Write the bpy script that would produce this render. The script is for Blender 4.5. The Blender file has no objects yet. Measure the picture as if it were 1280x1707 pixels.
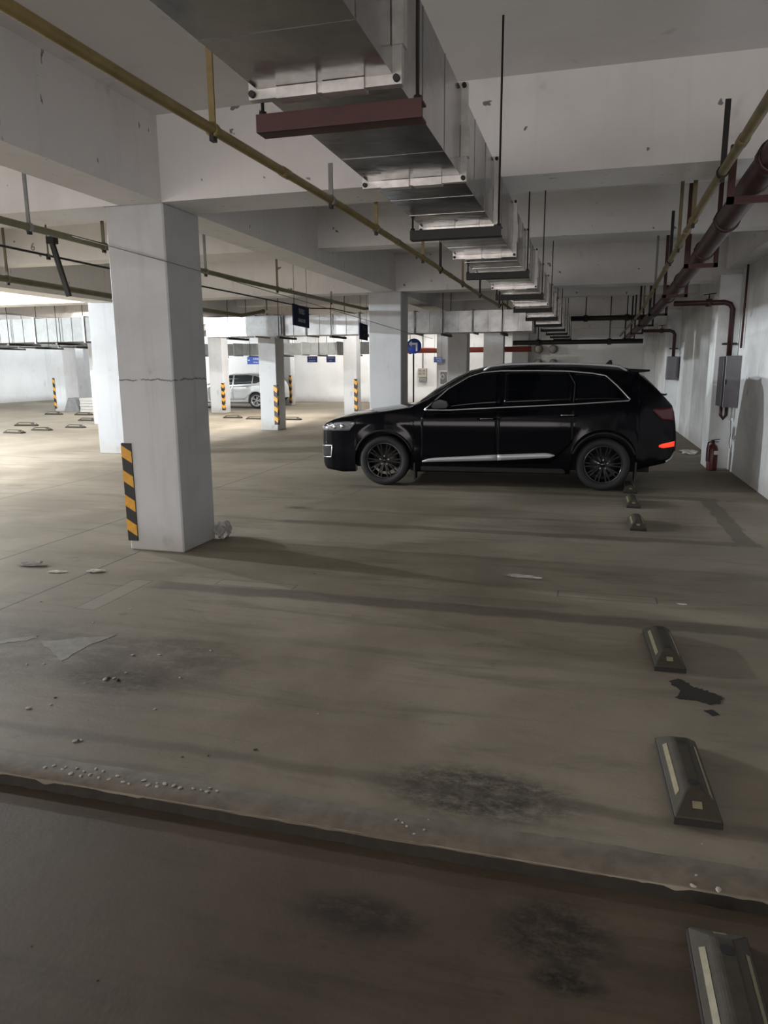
import bpy, bmesh, math, random
import numpy as np
from mathutils import Vector, Matrix
random.seed(7)
D = bpy.data
SC = bpy.context.scene
COL = SC.collection

# ------------------------------------------------------------------ camera
FPX = 1211.0
PP = np.array([640.0, 853.5])
def _dir(v):
    r = np.array([v[0]-PP[0], v[1]-PP[1], FPX]); return r/np.linalg.norm(r)
_Y = _dir((979.5, 608.0)); _Z = -_dir((683.0, 6892.0)); _Z = _Z-_Y*(_Z@_Y); _Z /= np.linalg.norm(_Z)
_X = np.cross(_Y, _Z)
CAMH = 1.67
cam = D.cameras.new('camera'); camo = D.objects.new('camera', cam); COL.objects.link(camo)
R = np.stack([_X, _Y, _Z], 1)                 # camera(x right, y down, z fwd) = R @ world
Rc = np.diag([1, -1, -1]) @ R                 # blender camera axes
m = Matrix([[Rc[j][i] for j in range(3)] for i in range(3)]).to_4x4()
m.translation = (0, 0, CAMH)
camo.matrix_world = m
cam.sensor_fit = 'VERTICAL'; cam.sensor_height = 24.0
cam.lens = FPX/1707.0*24.0
cam.clip_start = 0.05; cam.clip_end = 200
SC.camera = camo

# ------------------------------------------------------------------ world, exposure
w = D.worlds.new('world'); SC.world = w; w.use_nodes = True
w.node_tree.nodes['Background'].inputs[0].default_value = (0.75, 0.85, 1.0, 1)
w.node_tree.nodes['Background'].inputs[1].default_value = 0.05
SC.view_settings.view_transform = 'Standard'; SC.view_settings.look = 'None'
SC.view_settings.gamma = 1.0; SC.view_settings.use_curve_mapping = False
SC.view_settings.exposure = 0.0

# unseen lamps added to reproduce the lighting: x, y, z, power (W), colour; built as fixtures by unseen_ceiling_lamp() below
COOL = (0.90, 0.96, 1.0); NEUT = (1.0, 0.97, 0.92); WARM = (1.0, 0.86, 0.72)
LAMPS = [
    (-12.4, -1.5, 3.12, 200, COOL), (-12.4, 3.0, 3.12, 330, COOL), (-13.0, 6.6, 3.12, 2900, COOL), (-16.0, 10.4, 3.09, 4300, COOL),
    (-9.45, 8.9, 3.60, 170, NEUT), (-9.45, 18.4, 3.60, 480, NEUT), (-9.45, 20.6, 3.60, 420, NEUT), (-9.45, 24.2, 3.60, 480, NEUT),
    (-17.2, 18.6, 3.40, 260, COOL), (-17.0, 23.0, 3.45, 280, COOL), (-22.5, 23.0, 3.45, 280, COOL),
    (-6.2, 22.6, 3.40, 260, NEUT), (-10.8, 30.9, 3.40, 190, NEUT), (-6.3, 30.9, 3.40, 150, NEUT),
    (-18.5, 30.9, 3.40, 240, COOL), (-24.0, 30.9, 3.40, 300, COOL),
]
# area light added behind the camera to brighten the beams and ceiling
dl = D.lights.new('added_back_light', 'AREA'); dl.shape = 'RECTANGLE'; dl.size = 15.0; dl.size_y = 2.2; dl.energy = 900; dl.color = (1.0, 0.93, 0.90)
dlo = D.objects.new('added_back_light', dl); COL.objects.link(dlo); dlo.location = (-5.8, -10.1, 1.3); dlo.rotation_euler = (math.radians(90), 0, 0)

# ------------------------------------------------------------------ material helpers
def mat(name):
    mt = D.materials.new(name); mt.use_nodes = True
    return mt, mt.node_tree.nodes, mt.node_tree.links, mt.node_tree.nodes['Principled BSDF']
def simple(name, col, rough=0.6, metal=0.0, noise=0.0, scale=8.0, coat=0.0, emis=None, estr=0.0, bump=0.0, dark=None, spec=None):
    mt, N, L, P = mat(name)
    P.inputs['Base Color'].default_value = (*col, 1)
    P.inputs['Roughness'].default_value = rough; P.inputs['Metallic'].default_value = metal
    P.inputs['Coat Weight'].default_value = coat
    if spec is not None: P.inputs['Specular IOR Level'].default_value = spec
    if noise > 0 or bump > 0:
        tc = N.new('ShaderNodeTexCoord'); nz = N.new('ShaderNodeTexNoise')
        nz.inputs['Scale'].default_value = scale; nz.inputs['Detail'].default_value = 6; nz.inputs['Roughness'].default_value = 0.65
        L.new(tc.outputs['Object'], nz.inputs['Vector'])
        if noise > 0:
            rp = N.new('ShaderNodeValToRGB'); rp.color_ramp.elements[0].position = 0.3; rp.color_ramp.elements[1].position = 0.7
            d = dark if dark else tuple(c*(1-noise) for c in col)
            rp.color_ramp.elements[0].color = (*d, 1); rp.color_ramp.elements[1].color = (*col, 1)
            L.new(nz.outputs['Fac'], rp.inputs['Fac']); L.new(rp.outputs['Color'], P.inputs['Base Color'])
        if bump > 0:
            b = N.new('ShaderNodeBump'); b.inputs['Strength'].default_value = bump; b.inputs['Distance'].default_value = 0.01
            L.new(nz.outputs['Fac'], b.inputs['Height']); L.new(b.outputs['Normal'], P.inputs['Normal'])
    if emis:
        P.inputs['Emission Color'].default_value = (*emis, 1); P.inputs['Emission Strength'].default_value = estr
    return mt

class NT:
    """small node-math helper"""
    def __init__(s, N, L): s.N, s.L = N, L
    def m(s, op, a, b=None, c=None, clamp=False):
        n = s.N.new('ShaderNodeMath'); n.operation = op; n.use_clamp = clamp
        for i, v in enumerate((a, b, c)):
            if v is None: continue
            if isinstance(v, (int, float)): n.inputs[i].default_value = v
            else: s.L.new(v, n.inputs[i])
        return n.outputs[0]
    def noise(s, vec, scale, detail=5, rough=0.6, dist=0.0):
        n = s.N.new('ShaderNodeTexNoise'); n.inputs['Scale'].default_value = scale; n.inputs['Detail'].default_value = detail
        n.inputs['Roughness'].default_value = rough; n.inputs['Distortion'].default_value = dist
        s.L.new(vec, n.inputs['Vector']); return n.outputs['Fac']
    def mapping(s, vec, scale=(1, 1, 1), loc=(0, 0, 0)):
        n = s.N.new('ShaderNodeMapping'); n.inputs['Scale'].default_value = scale; n.inputs['Location'].default_value = loc
        s.L.new(vec, n.inputs['Vector']); return n.outputs[0]
    def step(s, v, lo, hi):
        n = s.N.new('ShaderNodeMapRange'); n.inputs['From Min'].default_value = lo; n.inputs['From Max'].default_value = hi
        n.interpolation_type = 'SMOOTHSTEP'; s.L.new(v, n.inputs['Value']); return n.outputs[0]
    def band(s, v, c, h, soft):       # 1 inside |v-c|<h
        d = s.m('ABSOLUTE', s.m('SUBTRACT', v, c)); return s.m('SUBTRACT', 1.0, s.step(d, h, h+soft))
    def mix(s, fac, a, b):
        n = s.N.new('ShaderNodeMix'); n.data_type = 'RGBA'
        if isinstance(fac, (int, float)): n.inputs[0].default_value = fac
        else: s.L.new(fac, n.inputs[0])
        for sock, v in ((n.inputs[6], a), (n.inputs[7], b)):
            if isinstance(v, tuple): sock.default_value = (*v, 1)
            else: s.L.new(v, sock)
        return n.outputs[2]

def concrete_floor(name, tint):
    mt, N, L, P = mat(name); t = NT(N, L)
    tc = N.new('ShaderNodeTexCoord'); sp = N.new('ShaderNodeSeparateXYZ'); L.new(tc.outputs['Object'], sp.inputs[0])
    V = tc.outputs['Object']; x, y = sp.outputs[0], sp.outputs[1]
    big = t.step(t.noise(V, 0.55, 6, 0.62, 0.4), 0.36, 0.68)
    col = t.mix(big, (0.178, 0.150, 0.112), (0.280, 0.243, 0.188))
    st = t.step(t.noise(t.mapping(V, (0.5, 3.2, 1)), 1.3, 7, 0.7, 0.6), 0.48, 0.72)
    col = t.mix(t.m('MULTIPLY', st, 0.6), col, (0.095, 0.081, 0.062))
    fine = t.step(t.noise(V, 26, 4, 0.7), 0.35, 0.75)
    col = t.mix(t.m('MULTIPLY', fine, 0.16), col, (0.23, 0.21, 0.17))
    # dark blotches of oil and dirt
    bl = t.step(t.noise(t.mapping(V, (1, 1.3, 1), (3.1, 1.7, 0)), 1.15, 8, 0.72, 0.8), 0.58, 0.72)
    bl2 = t.step(t.noise(t.mapping(V, (1, 1, 1), (9, 2, 0)), 7.0, 6, 0.75), 0.42, 0.62)
    near = t.m('SUBTRACT', 1.0, t.step(y, 3.0, 9.0))
    col = t.mix(t.m('MULTIPLY', t.m('MULTIPLY', bl, bl2), t.m('MULTIPLY', near, 0.95)), col, (0.045, 0.037, 0.03))
    # tarry patch on both sides of the step
    def spot(cx, cy, rx, ry, amt, colr, col, ns=9.0):
        dx = t.m('DIVIDE', t.m('SUBTRACT', x, cx), rx); dy = t.m('DIVIDE', t.m('SUBTRACT', y, cy), ry)
        d = t.m('SQRT', t.m('ADD', t.m('MULTIPLY', dx, dx), t.m('MULTIPLY', dy, dy)))
        msk = t.m('SUBTRACT', 1.0, t.step(d, 0.35, 1.0))
        nz = t.step(t.noise(t.mapping(V, (1, 1.5, 1)), ns, 10, 0.82, 0.0), 0.30, 0.62)
        return t.mix(t.m('MULTIPLY', t.m('MULTIPLY', msk, nz), amt), col, colr)
    col = spot(-0.35, 2.62, 0.55, 0.26, 0.95, (0.035, 0.03, 0.026), col, 14)
    col = spot(-0.02, 2.0, 0.26, 0.2, 0.85, (0.035, 0.03, 0.028), col, 16)
    col = spot(0.02, 1.83, 0.14, 0.07, 0.95, (0.02, 0.017, 0.015), col, 20)
    col = spot(-0.62, 1.92, 0.3, 0.13, 0.8, (0.045, 0.038, 0.033), col, 8)
    col = spot(-2.42, 3.2, 0.5, 0.24, 0.9, (0.036, 0.024, 0.018), col, 12)
    col = spot(-2.35, 3.5, 0.8, 0.55, 0.7, (0.062, 0.044, 0.033), col, 4)
    col = spot(-3.3, 3.4, 1.0, 0.7, 0.6, (0.052, 0.046, 0.04), col, 4)
    col = spot(-3.3, 8.04, 0.22, 0.11, 0.9, (0.04, 0.036, 0.03), col, 6)
    # ghost lines where the stall markings were ground away
    wob = t.m('MULTIPLY', t.m('SUBTRACT', t.noise(V, 2.2, 4), 0.5), 0.14)
    yw = t.m('ADD', y, wob); xw = t.m('ADD', x, wob)
    inx = t.m('MULTIPLY', t.step(x, -3.3, -3.1), t.m('SUBTRACT', 1.0, t.step(x, 1.62, 1.66)))
    g = None
    for yc, h, a in ((4.82, 0.07, 0.6), (7.28, 0.055, 0.6), (8.0, 0.03, 0.3), (9.72, 0.08, 0.5), (2.62, 0.012, 0.5), (3.95, .02, .2)):
        b = t.m('MULTIPLY', t.m('MULTIPLY', t.band(yw, yc, h, 0.05), inx), a)
        g = b if g is None else t.m('MAXIMUM', g, b)
    bx_ = t.m('MULTIPLY', t.m('MULTIPLY', t.band(xw, 1.52, 0.08, 0.02), t.m('MULTIPLY', t.step(y, 7.22, 7.24), t.m('SUBTRACT', 1.0, t.step(y, 9.7, 9.75)))), 0.6)
    g = t.m('MAXIMUM', g, bx_)
    brk = t.m('ADD', t.m('MULTIPLY', t.noise(V, 3.0, 5), 0.8), 0.55, clamp=True)
    col = t.mix(t.m('MULTIPLY', g, brk), col, (0.075, 0.062, 0.05))
    # thin saw-cut joints along the aisle
    jj = None
    for xc, y0, y1 in ((-3.93, 0.0, 5.7), (-4.98, 3.0, 13.5), (-7.35, 4.0, 30.0)):
        b = t.m('MULTIPLY', t.band(x, xc, 0.006, 0.006), t.m('MULTIPLY', t.step(y, y0, y0+.01), t.m('SUBTRACT', 1.0, t.step(y, y1, y1+.01))))
        jj = b if jj is None else t.m('MAXIMUM', jj, b)
    col = t.mix(t.m('MULTIPLY', jj, 0.75), col, (0.045, 0.04, 0.033))
    # outlines of ground-out inlays
    def rect(x0, x1, y0, y1, wd):
        mx, my = (x0+x1)/2, (y0+y1)/2
        o = t.m('MULTIPLY', t.band(x, mx, (x1-x0)/2, 0.004), t.band(y, my, (y1-y0)/2, 0.004))
        i = t.m('MULTIPLY', t.band(x, mx, (x1-x0)/2-wd, 0.004), t.band(y, my, (y1-y0)/2-wd, 0.004))
        return t.m('SUBTRACT', o, i), i
    for rc, lt in (((-0.14, 0.56, 5.27, 5.42, 0.012), 0.15), ((-3.44, -3.27, 4.16, 4.9, 0.01), 0.35), ((-3.2, -2.95, 9.0, 9.5, 0.012), 0.15), ((-2.75, -2.1, 4.93, 5.07, 0.01), 0.1)):
        e, i = rect(*rc)
        col = t.mix(t.m('MULTIPLY', i, lt), col, (0.29, 0.265, 0.22))
        col = t.mix(t.m('MULTIPLY', e, 0.55), col, (0.055, 0.048, 0.04))
    # pale left-over paint by the step
    pw = t.m('MULTIPLY', t.band(x, 0.26, 0.1, 0.03), t.band(y, 2.36, 0.045, 0.02))
    pn = t.step(t.noise(t.mapping(V, (6, 40, 1)), 1.5, 4, 0.6), 0.45, 0.55)
    col = t.mix(t.m('MULTIPLY', t.m('MULTIPLY', pw, pn), 0.6), col, (0.42, 0.38, 0.32))
    if tint:
        mx = N.new('ShaderNodeMix'); mx.data_type = 'RGBA'; mx.blend_type = 'MULTIPLY'; mx.inputs[0].default_value = 1.0
        L.new(col, mx.inputs[6]); mx.inputs[7].default_value = (*tint, 1); col = mx.outputs[2]
    L.new(col, P.inputs['Base Color'])
    rr = t.m('ADD', 0.62, t.m('MULTIPLY', big, 0.2)); L.new(rr, P.inputs['Roughness']); P.inputs['Specular IOR Level'].default_value = 0.22
    bm = N.new('ShaderNodeBump'); bm.inputs['Strength'].default_value = 0.35; bm.inputs['Distance'].default_value = 0.006
    L.new(t.m('ADD', t.m('MULTIPLY', t.noise(V, 60, 4), 0.4), t.m('MULTIPLY', t.noise(V, 9, 5), 0.8)), bm.inputs['Height'])
    L.new(bm.outputs[0], P.inputs['Normal'])
    return mt

def painted(name, base, dirt, amt=0.35, scuff=0.0, streak=True, crack=None, lowdirt=0.0):
    """whitewashed concrete with smudges; scuff adds dark gouges, crack a wavering dark line at a height"""
    mt, N, L, P = mat(name); t = NT(N, L)
    tc = N.new('ShaderNodeTexCoord'); V = tc.outputs['Object']
    sp = N.new('ShaderNodeSeparateXYZ'); L.new(V, sp.inputs[0])
    a = t.step(t.noise(V, 1.1, 6, 0.6, 0.3), 0.38, 0.75)
    col = t.mix(t.m('MULTIPLY', a, amt), base, dirt)
    if streak:
        s = t.step(t.noise(t.mapping(V, (5, 5, 0.35)), 1.6, 5, 0.65), 0.5, 0.78)
        col = t.mix(t.m('MULTIPLY', s, amt*0.8), col, dirt)
    sm = t.step(t.noise(t.mapping(V, (1, 1, 0.7), (4, 2, 7)), 3.6, 3, 0.5), 0.66, 0.78)
    col = t.mix(t.m('MULTIPLY', sm, amt*0.9), col, tuple(c*0.55 for c in dirt))
    if scuff > 0:
        g = t.step(t.noise(t.mapping(V, (3, 9, 3)), 2.4, 3, 0.5, 0.2), 0.70, 0.73)
        col = t.mix(t.m('MULTIPLY', g, scuff), col, (0.05, 0.045, 0.04))
    if lowdirt > 0:
        lo = t.m('SUBTRACT', 1.0, t.step(t.m('ADD', sp.outputs[2], t.m('MULTIPLY', t.noise(V, 5, 4), 0.25)), 0.12, 0.5))
        col = t.mix(t.m('MULTIPLY', lo, lowdirt), col, (0.28, 0.25, 0.21))
    if crack is not None:
        zz = t.m('ADD', sp.outputs[2], t.m('MULTIPLY', t.noise(V, 9, 5, 0.7), 0.07))
        c = t.m('MULTIPLY', t.band(zz, crack, 0.003, 0.008), t.step(t.noise(V, 7, 3), 0.3, 0.5))
        col = t.mix(t.m('MULTIPLY', c, 0.8), col, (0.09, 0.08, 0.075))
    L.new(col, P.inputs['Base Color']); P.inputs['Roughness'].default_value = 0.78
    bm = N.new('ShaderNodeBump'); bm.inputs['Strength'].default_value = 0.25; bm.inputs['Distance'].default_value = 0.008
    L.new(t.m('ADD', t.noise(V, 14, 5), t.m('MULTIPLY', t.noise(V, 70, 3), 0.3)), bm.inputs['Height']); L.new(bm.outputs[0], P.inputs['Normal'])
    return mt

def galvanised(name, base, rough, dirty, metal=0.93):
    mt, N, L, P = mat(name); t = NT(N, L)
    tc = N.new('ShaderNodeTexCoord'); V = tc.outputs['Object']
    a = t.step(t.noise(V, 2.3, 6, 0.65, 0.5), 0.35, 0.7)
    vor = N.new('ShaderNodeTexVoronoi'); vor.inputs['Scale'].default_value = 45; L.new(V, vor.inputs['Vector'])
    col = t.mix(t.m('MULTIPLY', a, dirty), base, tuple(c*0.45 for c in base))
    col = t.mix(t.m('MULTIPLY', vor.outputs['Distance'], 0.25), col, tuple(c*1.25 for c in base))
    L.new(col, P.inputs['Base Color']); P.inputs['Metallic'].default_value = metal
    L.new(t.m('ADD', rough, t.m('MULTIPLY', a, 0.12)), P.inputs['Roughness'])
    bm = N.new('ShaderNodeBump'); bm.inputs['Strength'].default_value = 0.12; bm.inputs['Distance'].default_value = 0.03
    L.new(t.noise(V, 3.5, 3), bm.inputs['Height']); L.new(bm.outputs[0], P.inputs['Normal'])
    return mt

M = {}
M['floor'] = concrete_floor('concrete_floor', None)
M['lowerslab'] = concrete_floor('darkened_brown_concrete', (0.37, 0.325, 0.29))  # browner slab, its tint also darkened to offset too much light
M['column'] = painted('column_paint', (0.52, 0.53, 0.54), (0.33, 0.33, 0.33), 0.45, lowdirt=0.5)
M['columncrack'] = painted('column_paint_cracked', (0.52, 0.53, 0.54), (0.33, 0.33, 0.33), 0.5, crack=1.60, lowdirt=0.5)
M['ceil'] = painted('ceiling_paint', (0.74, 0.72, 0.71), (0.58, 0.56, 0.55), 0.4, streak=False)
M['beam'] = painted('beam_paint', (0.74, 0.72, 0.71), (0.55, 0.53, 0.52), 0.45, scuff=0.8)
M['wall'] = painted('wall_paint', (0.78, 0.79, 0.79), (0.36, 0.36, 0.36), 0.5, lowdirt=0.45)
M['wallfar'] = painted('far_wall_paint', (0.80, 0.81, 0.81), (0.62, 0.62, 0.61), 0.3, lowdirt=0.45)
M['dimmedduct'] = simple('darkened_grey_duct', (0.135, 0.14, 0.135), 0.6, 0.1, 0.35, 5)  # far ducts' grey darkened to make up for overbright lamplight
M['columndimmed'] = painted('darkened_column_paint', (0.30, 0.305, 0.315), (0.20, 0.20, 0.20), 0.5, lowdirt=0.3)  # column paint darkened where the lamps would overexpose it
M['duct'] = galvanised('galvanised_sheet', (0.355, 0.35, 0.35), 0.14, 0.6)
M['branch'] = galvanised('branch_sheet', (0.40, 0.405, 0.405), 0.30, 0.45, 0.85)
M['flange'] = simple('flange_steel', (0.62, 0.60, 0.57), 0.38, 0.7, 0.35, 14)
M['primer'] = simple('red_primer_steel', (0.062, 0.017, 0.014), 0.6, 0.1, 0.4, 12)
M['dkmetal'] = simple('dark_steel', (0.016, 0.015, 0.014), 0.6, 0.2, 0.3, 20)
M['greypaint'] = simple('grey_painted_steel', (0.24, 0.24, 0.24), 0.5, 0.2, 0.3, 8)
M['ypipe'] = simple('ochre_pipe', (0.27, 0.20, 0.07), 0.5, 0.0, 0.45, 6)
M['opipe'] = simple('olive_conduit', (0.16, 0.15, 0.085), 0.55, 0.0, 0.4, 6)
M['gpipe'] = simple('dusty_yellow_pipe', (0.25, 0.20, 0.10), 0.55, 0.0, 0.5, 7)
M['rpipe'] = simple('maroon_pipe', (0.048, 0.012, 0.013), 0.5, 0.0, 0.5, 7)
M['redpipe'] = simple('red_fire_pipe', (0.30, 0.05, 0.035), 0.45, 0.0, 0.35, 7)
M['cable'] = simple('black_cable', (0.02, 0.02, 0.02), 0.6)
M['black'] = simple('black_rubber', (0.012, 0.012, 0.013), 0.75, 0, 0.3, 30)
M['gblack'] = simple('guard_black', (0.012, 0.012, 0.012), 0.5)
M['gyel'] = simple('guard_yellow', (0.72, 0.36, 0.03), 0.45, 0, 0.25, 25)
M['rubber'] = simple('wheel_stop_rubber', (0.040, 0.031, 0.019), 0.8, 0, 0.45, 22, bump=0.2)
M['rubber2'] = simple('wheel_stop_dark', (0.012, 0.010, 0.009), 0.8)
M['refl'] = simple('reflective_tape', (0.235, 0.205, 0.125), 0.35, 0, 0.35, 18)
M['paint'] = simple('suv_black_paint', (0.0025, 0.0025, 0.004), 0.10, 0, coat=0.0, spec=0.13)
M['glass'] = simple('tinted_glass', (0.002, 0.0025, 0.004), 0.05, 0, spec=0.15)
M['chrome'] = simple('satin_chrome', (0.42, 0.42, 0.43), 0.28, 0.9)
M['sillsilver'] = simple('satin_silver_trim', (0.42, 0.42, 0.44), 0.45, 0.35)
M['tyre'] = simple('tyre', (0.010, 0.010, 0.011), 0.7, 0, 0.2, 40)
M['rim'] = simple('gloss_black_rim', (0.008, 0.008, 0.010), 0.18, 0.3, coat=0.6)
M['disc'] = simple('brake_disc', (0.10, 0.10, 0.10), 0.4, 0.8)
M['lens'] = simple('headlamp_lens', (0.26, 0.26, 0.28), 0.16, 0.4, 0.6, 45)
M['lens2'] = simple('headlamp_reflector', (0.6, 0.6, 0.62), 0.15, 0.9)
M['tail'] = simple('tail_lamp_lens', (0.06, 0.006, 0.010), 0.15, 0)
M['fogred'] = simple('lit_red_fog_lamp', (0.6, 0.03, 0.02), 0.3, 0, emis=(1.0, 0.055, 0.02), estr=0.85)
M['under'] = simple('car_underside', (0.008, 0.008, 0.008), 0.9)
M['silver'] = simple('silver_car_paint', (0.52, 0.54, 0.55), 0.3, 0.5, coat=0.8)
M['darkglass'] = simple('car_side_glass', (0.03, 0.035, 0.04), 0.1)
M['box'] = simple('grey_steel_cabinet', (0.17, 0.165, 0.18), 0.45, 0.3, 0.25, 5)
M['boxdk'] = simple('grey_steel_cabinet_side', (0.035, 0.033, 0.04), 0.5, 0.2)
M['ext'] = simple('fire_extinguisher_red', (0.085, 0.012, 0.011), 0.4, 0, 0.25, 9)
M['white'] = simple('white_plastic', (0.62, 0.62, 0.60), 0.5)
M['signnavy'] = simple('sign_navy', (0.012, 0.013, 0.04), 0.8, spec=0.1)
M['signdim'] = simple('sign_faded_lettering', (0.07, 0.07, 0.09), 0.7)
M['signblue'] = simple('sign_blue', (0.03, 0.07, 0.32), 0.4)
M['signround'] = simple('round_sign_blue', (0.02, 0.06, 0.33), 0.35)
M['signwhite'] = simple('sign_white', (0.66, 0.68, 0.74), 0.5)
M['signgrey'] = simple('sign_dull_lettering', (0.30, 0.31, 0.36), 0.6)
M['oil'] = simple('oil_stain', (0.010, 0.007, 0.004), 0.85, 0, 0.3, 20)
M['plaster'] = simple('plaster_crumb', (0.42, 0.39, 0.33), 0.85, 0, 0.25, 40)
M['paper'] = simple('paper_scrap', (0.52, 0.50, 0.46), 0.8, 0, 0.2, 20)
M['darkcrumb'] = simple('dark_crumb', (0.04, 0.03, 0.024), 0.9)
M['oldpaint'] = simple('old_white_floor_paint', (0.235, 0.215, 0.175), 0.75, 0, 0.45, 14)
M['plastic'] = simple('clear_film', (0.42, 0.41, 0.40), 0.25, 0, 0.3, 12)
M['tubeglow'] = simple('lamp_tube', (0.9, 0.9, 0.9), 0.4, emis=(1, 0.98, 0.95), estr=3.0)
M['cabwhite'] = simple('cabinet_white_frame', (0.66, 0.64, 0.62), 0.5)
M['darkpane'] = simple('cabinet_dark_pane', (0.05, 0.045, 0.05), 0.2, 0, 0.5, 9)
M['patch'] = simple('shaded_step_face', (0.024, 0.019, 0.013), 0.9, 0, 0.5, 12, bump=0.5)  # near-black colour paints in the shade of the step
M['ledge'] = simple('slab_edge_mortar', (0.17, 0.14, 0.105), 0.85, 0, 0.45, 9, bump=0.5)
M['wire'] = simple('thin_wire', (0.16, 0.15, 0.14), 0.6)

# ------------------------------------------------------------------ mesh builder
def V3(p): return Vector(p)
class MB:
    def __init__(s): s.v = []; s.f = []; s.sm = []
    def add(s, vs, fs, smooth=False):
        b = len(s.v); s.v += [tuple(p) for p in vs]
        for f in fs: s.f.append(tuple(i+b for i in f)); s.sm.append(smooth)
        return s
    def box(s, x0, x1, y0, y1, z0, z1):
        vs = [(x0,y0,z0),(x1,y0,z0),(x1,y1,z0),(x0,y1,z0),(x0,y0,z1),(x1,y0,z1),(x1,y1,z1),(x0,y1,z1)]
        return s.add(vs, [(0,3,2,1),(4,5,6,7),(0,1,5,4),(1,2,6,5),(2,3,7,6),(3,0,4,7)])
    def cbox(s, x0, x1, y0, y1, z0, z1, c=0.01):      # box with its vertical and top edges chamfered
        pl = [(x0+c,y0),(x1-c,y0),(x1,y0+c),(x1,y1-c),(x1-c,y1),(x0+c,y1),(x0,y1-c),(x0,y0+c)]
        cx, cy = (x0+x1)/2, (y0+y1)/2
        def ins(p): return (p[0]+(c if p[0]<cx else -c)*0.7, p[1]+(c if p[1]<cy else -c)*0.7)
        vs = [(*p, z0) for p in pl]+[(*p, z1-c) for p in pl]+[(*ins(p), z1) for p in pl]
        fs = [tuple(reversed(range(8)))]+[(i,(i+1)%8,8+(i+1)%8,8+i) for i in range(8)]+[(8+i,8+(i+1)%8,16+(i+1)%8,16+i) for i in range(8)]+[tuple(range(16,24))]
        return s.add(vs, fs)
    def bar(s, p0, p1, wx, wy, up=(0,0,1)):
        p0, p1 = V3(p0), V3(p1); d = (p1-p0).normalized(); u = V3(up)
        if abs(d.dot(u)) > 0.95: u = Vector((0,1,0))
        a = d.cross(u).normalized(); b = a.cross(d).normalized()
        vs = [p+a*sx*wx/2+b*sy*wy/2 for p in (p0,p1) for sx, sy in ((-1,-1),(1,-1),(1,1),(-1,1))]
        return s.add(vs, [(3,2,1,0),(4,5,6,7),(0,1,5,4),(1,2,6,5),(2,3,7,6),(3,0,4,7)])
    def cyl(s, p0, p1, r, n=12, r2=None, caps=True):
        return s.tube([p0, p1], r, n, caps, r2)
    def tube(s, path, r, n=10, caps=True, r2=None):
        path = [V3(p) for p in path]; k = len(path); b0 = len(s.v); vs = []; fs = []
        prev = None
        for i, p in enumerate(path):
            d = ((path[min(i+1,k-1)]-path[max(i-1,0)])).normalized()
            if prev is None:
                u = Vector((0,0,1)) if abs(d.z) < 0.9 else Vector((0,1,0))
                a = d.cross(u).normalized()
            else: a = (prev - d*prev.dot(d)).normalized()
            prev = a; b = d.cross(a)
            rr = r if r2 is None else r+(r2-r)*i/(k-1)
            if isinstance(r, (list, tuple)): rr = r[i]
            vs += [p+(a*math.cos(2*math.pi*j/n)+b*math.sin(2*math.pi*j/n))*rr for j in range(n)]
        for i in range(k-1):
            for j in range(n):
                fs.append((i*n+j, i*n+(j+1)%n, (i+1)*n+(j+1)%n, (i+1)*n+j))
        s.add(vs, fs, True)
        if caps:
            s.f.append(tuple(b0+j for j in reversed(range(n)))); s.sm.append(False)
            s.f.append(tuple(b0+(k-1)*n+j for j in range(n))); s.sm.append(False)
        return s
    def lathe(s, prof, c, axis=(0,0,1), n=24):       # prof: (radius, height along axis)
        c = V3(c); ax = V3(axis).normalized(); u = Vector((1,0,0)) if abs(ax.x) < 0.9 else Vector((0,0,1))
        a = ax.cross(u).normalized(); b = ax.cross(a); vs = []; fs = []
        for r, h in prof:
            vs += [c+ax*h+(a*math.cos(2*math.pi*j/n)+b*math.sin(2*math.pi*j/n))*r for j in range(n)]
        for i in range(len(prof)-1):
            for j in range(n): fs.append((i*n+j, i*n+(j+1)%n, (i+1)*n+(j+1)%n, (i+1)*n+j))
        return s.add(vs, fs, True)
    def prism(s, pts, axis, a, b):                    # polygon in the plane normal to axis
        def P(p, t):
            return {'x': (t, p[0], p[1]), 'y': (p[0], t, p[1]), 'z': (p[0], p[1], t)}[axis]
        n = len(pts); vs = [P(p, a) for p in pts]+[P(p, b) for p in pts]
        return s.add(vs, [tuple(reversed(range(n))), tuple(range(n, 2*n))]+[(i,(i+1)%n,n+(i+1)%n,n+i) for i in range(n)])
    def grid(s, rows, smooth=True, closed=False):
        k = len(rows[0]); vs = [p for r in rows for p in r]; fs = []
        for i in range(len(rows)-1):
            for j in range(k if closed else k-1): fs.append((i*k+j, i*k+(j+1)%k, (i+1)*k+(j+1)%k, (i+1)*k+j))
        return s.add(vs, fs, smooth)
    def build(s, name, mt, parent=None, fix=True, off=None, bevel=0.0):
        me = D.meshes.new(name)
        o = Vector(off) if off is not None else (Vector(parent['_o']) if parent is not None and '_o' in parent else Vector((0,0,0)))
        me.from_pydata([(p[0]-o.x, p[1]-o.y, p[2]-o.z) for p in s.v], [], s.f)
        me.polygons.foreach_set('use_smooth', s.sm)
        if fix:
            bm = bmesh.new(); bm.from_mesh(me); bmesh.ops.recalc_face_normals(bm, faces=bm.faces)
            if bevel > 0:
                bmesh.ops.bevel(bm, geom=[e for e in bm.edges], offset=bevel, segments=1, affect='EDGES', profile=0.5)
            bm.to_mesh(me); bm.free()
        me.materials.append(mt if not isinstance(mt, str) else M[mt])
        ob = D.objects.new(name, me); COL.objects.link(ob)
        if parent is not None: ob.parent = parent
        elif off is not None: ob.location = o
        return ob

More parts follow.
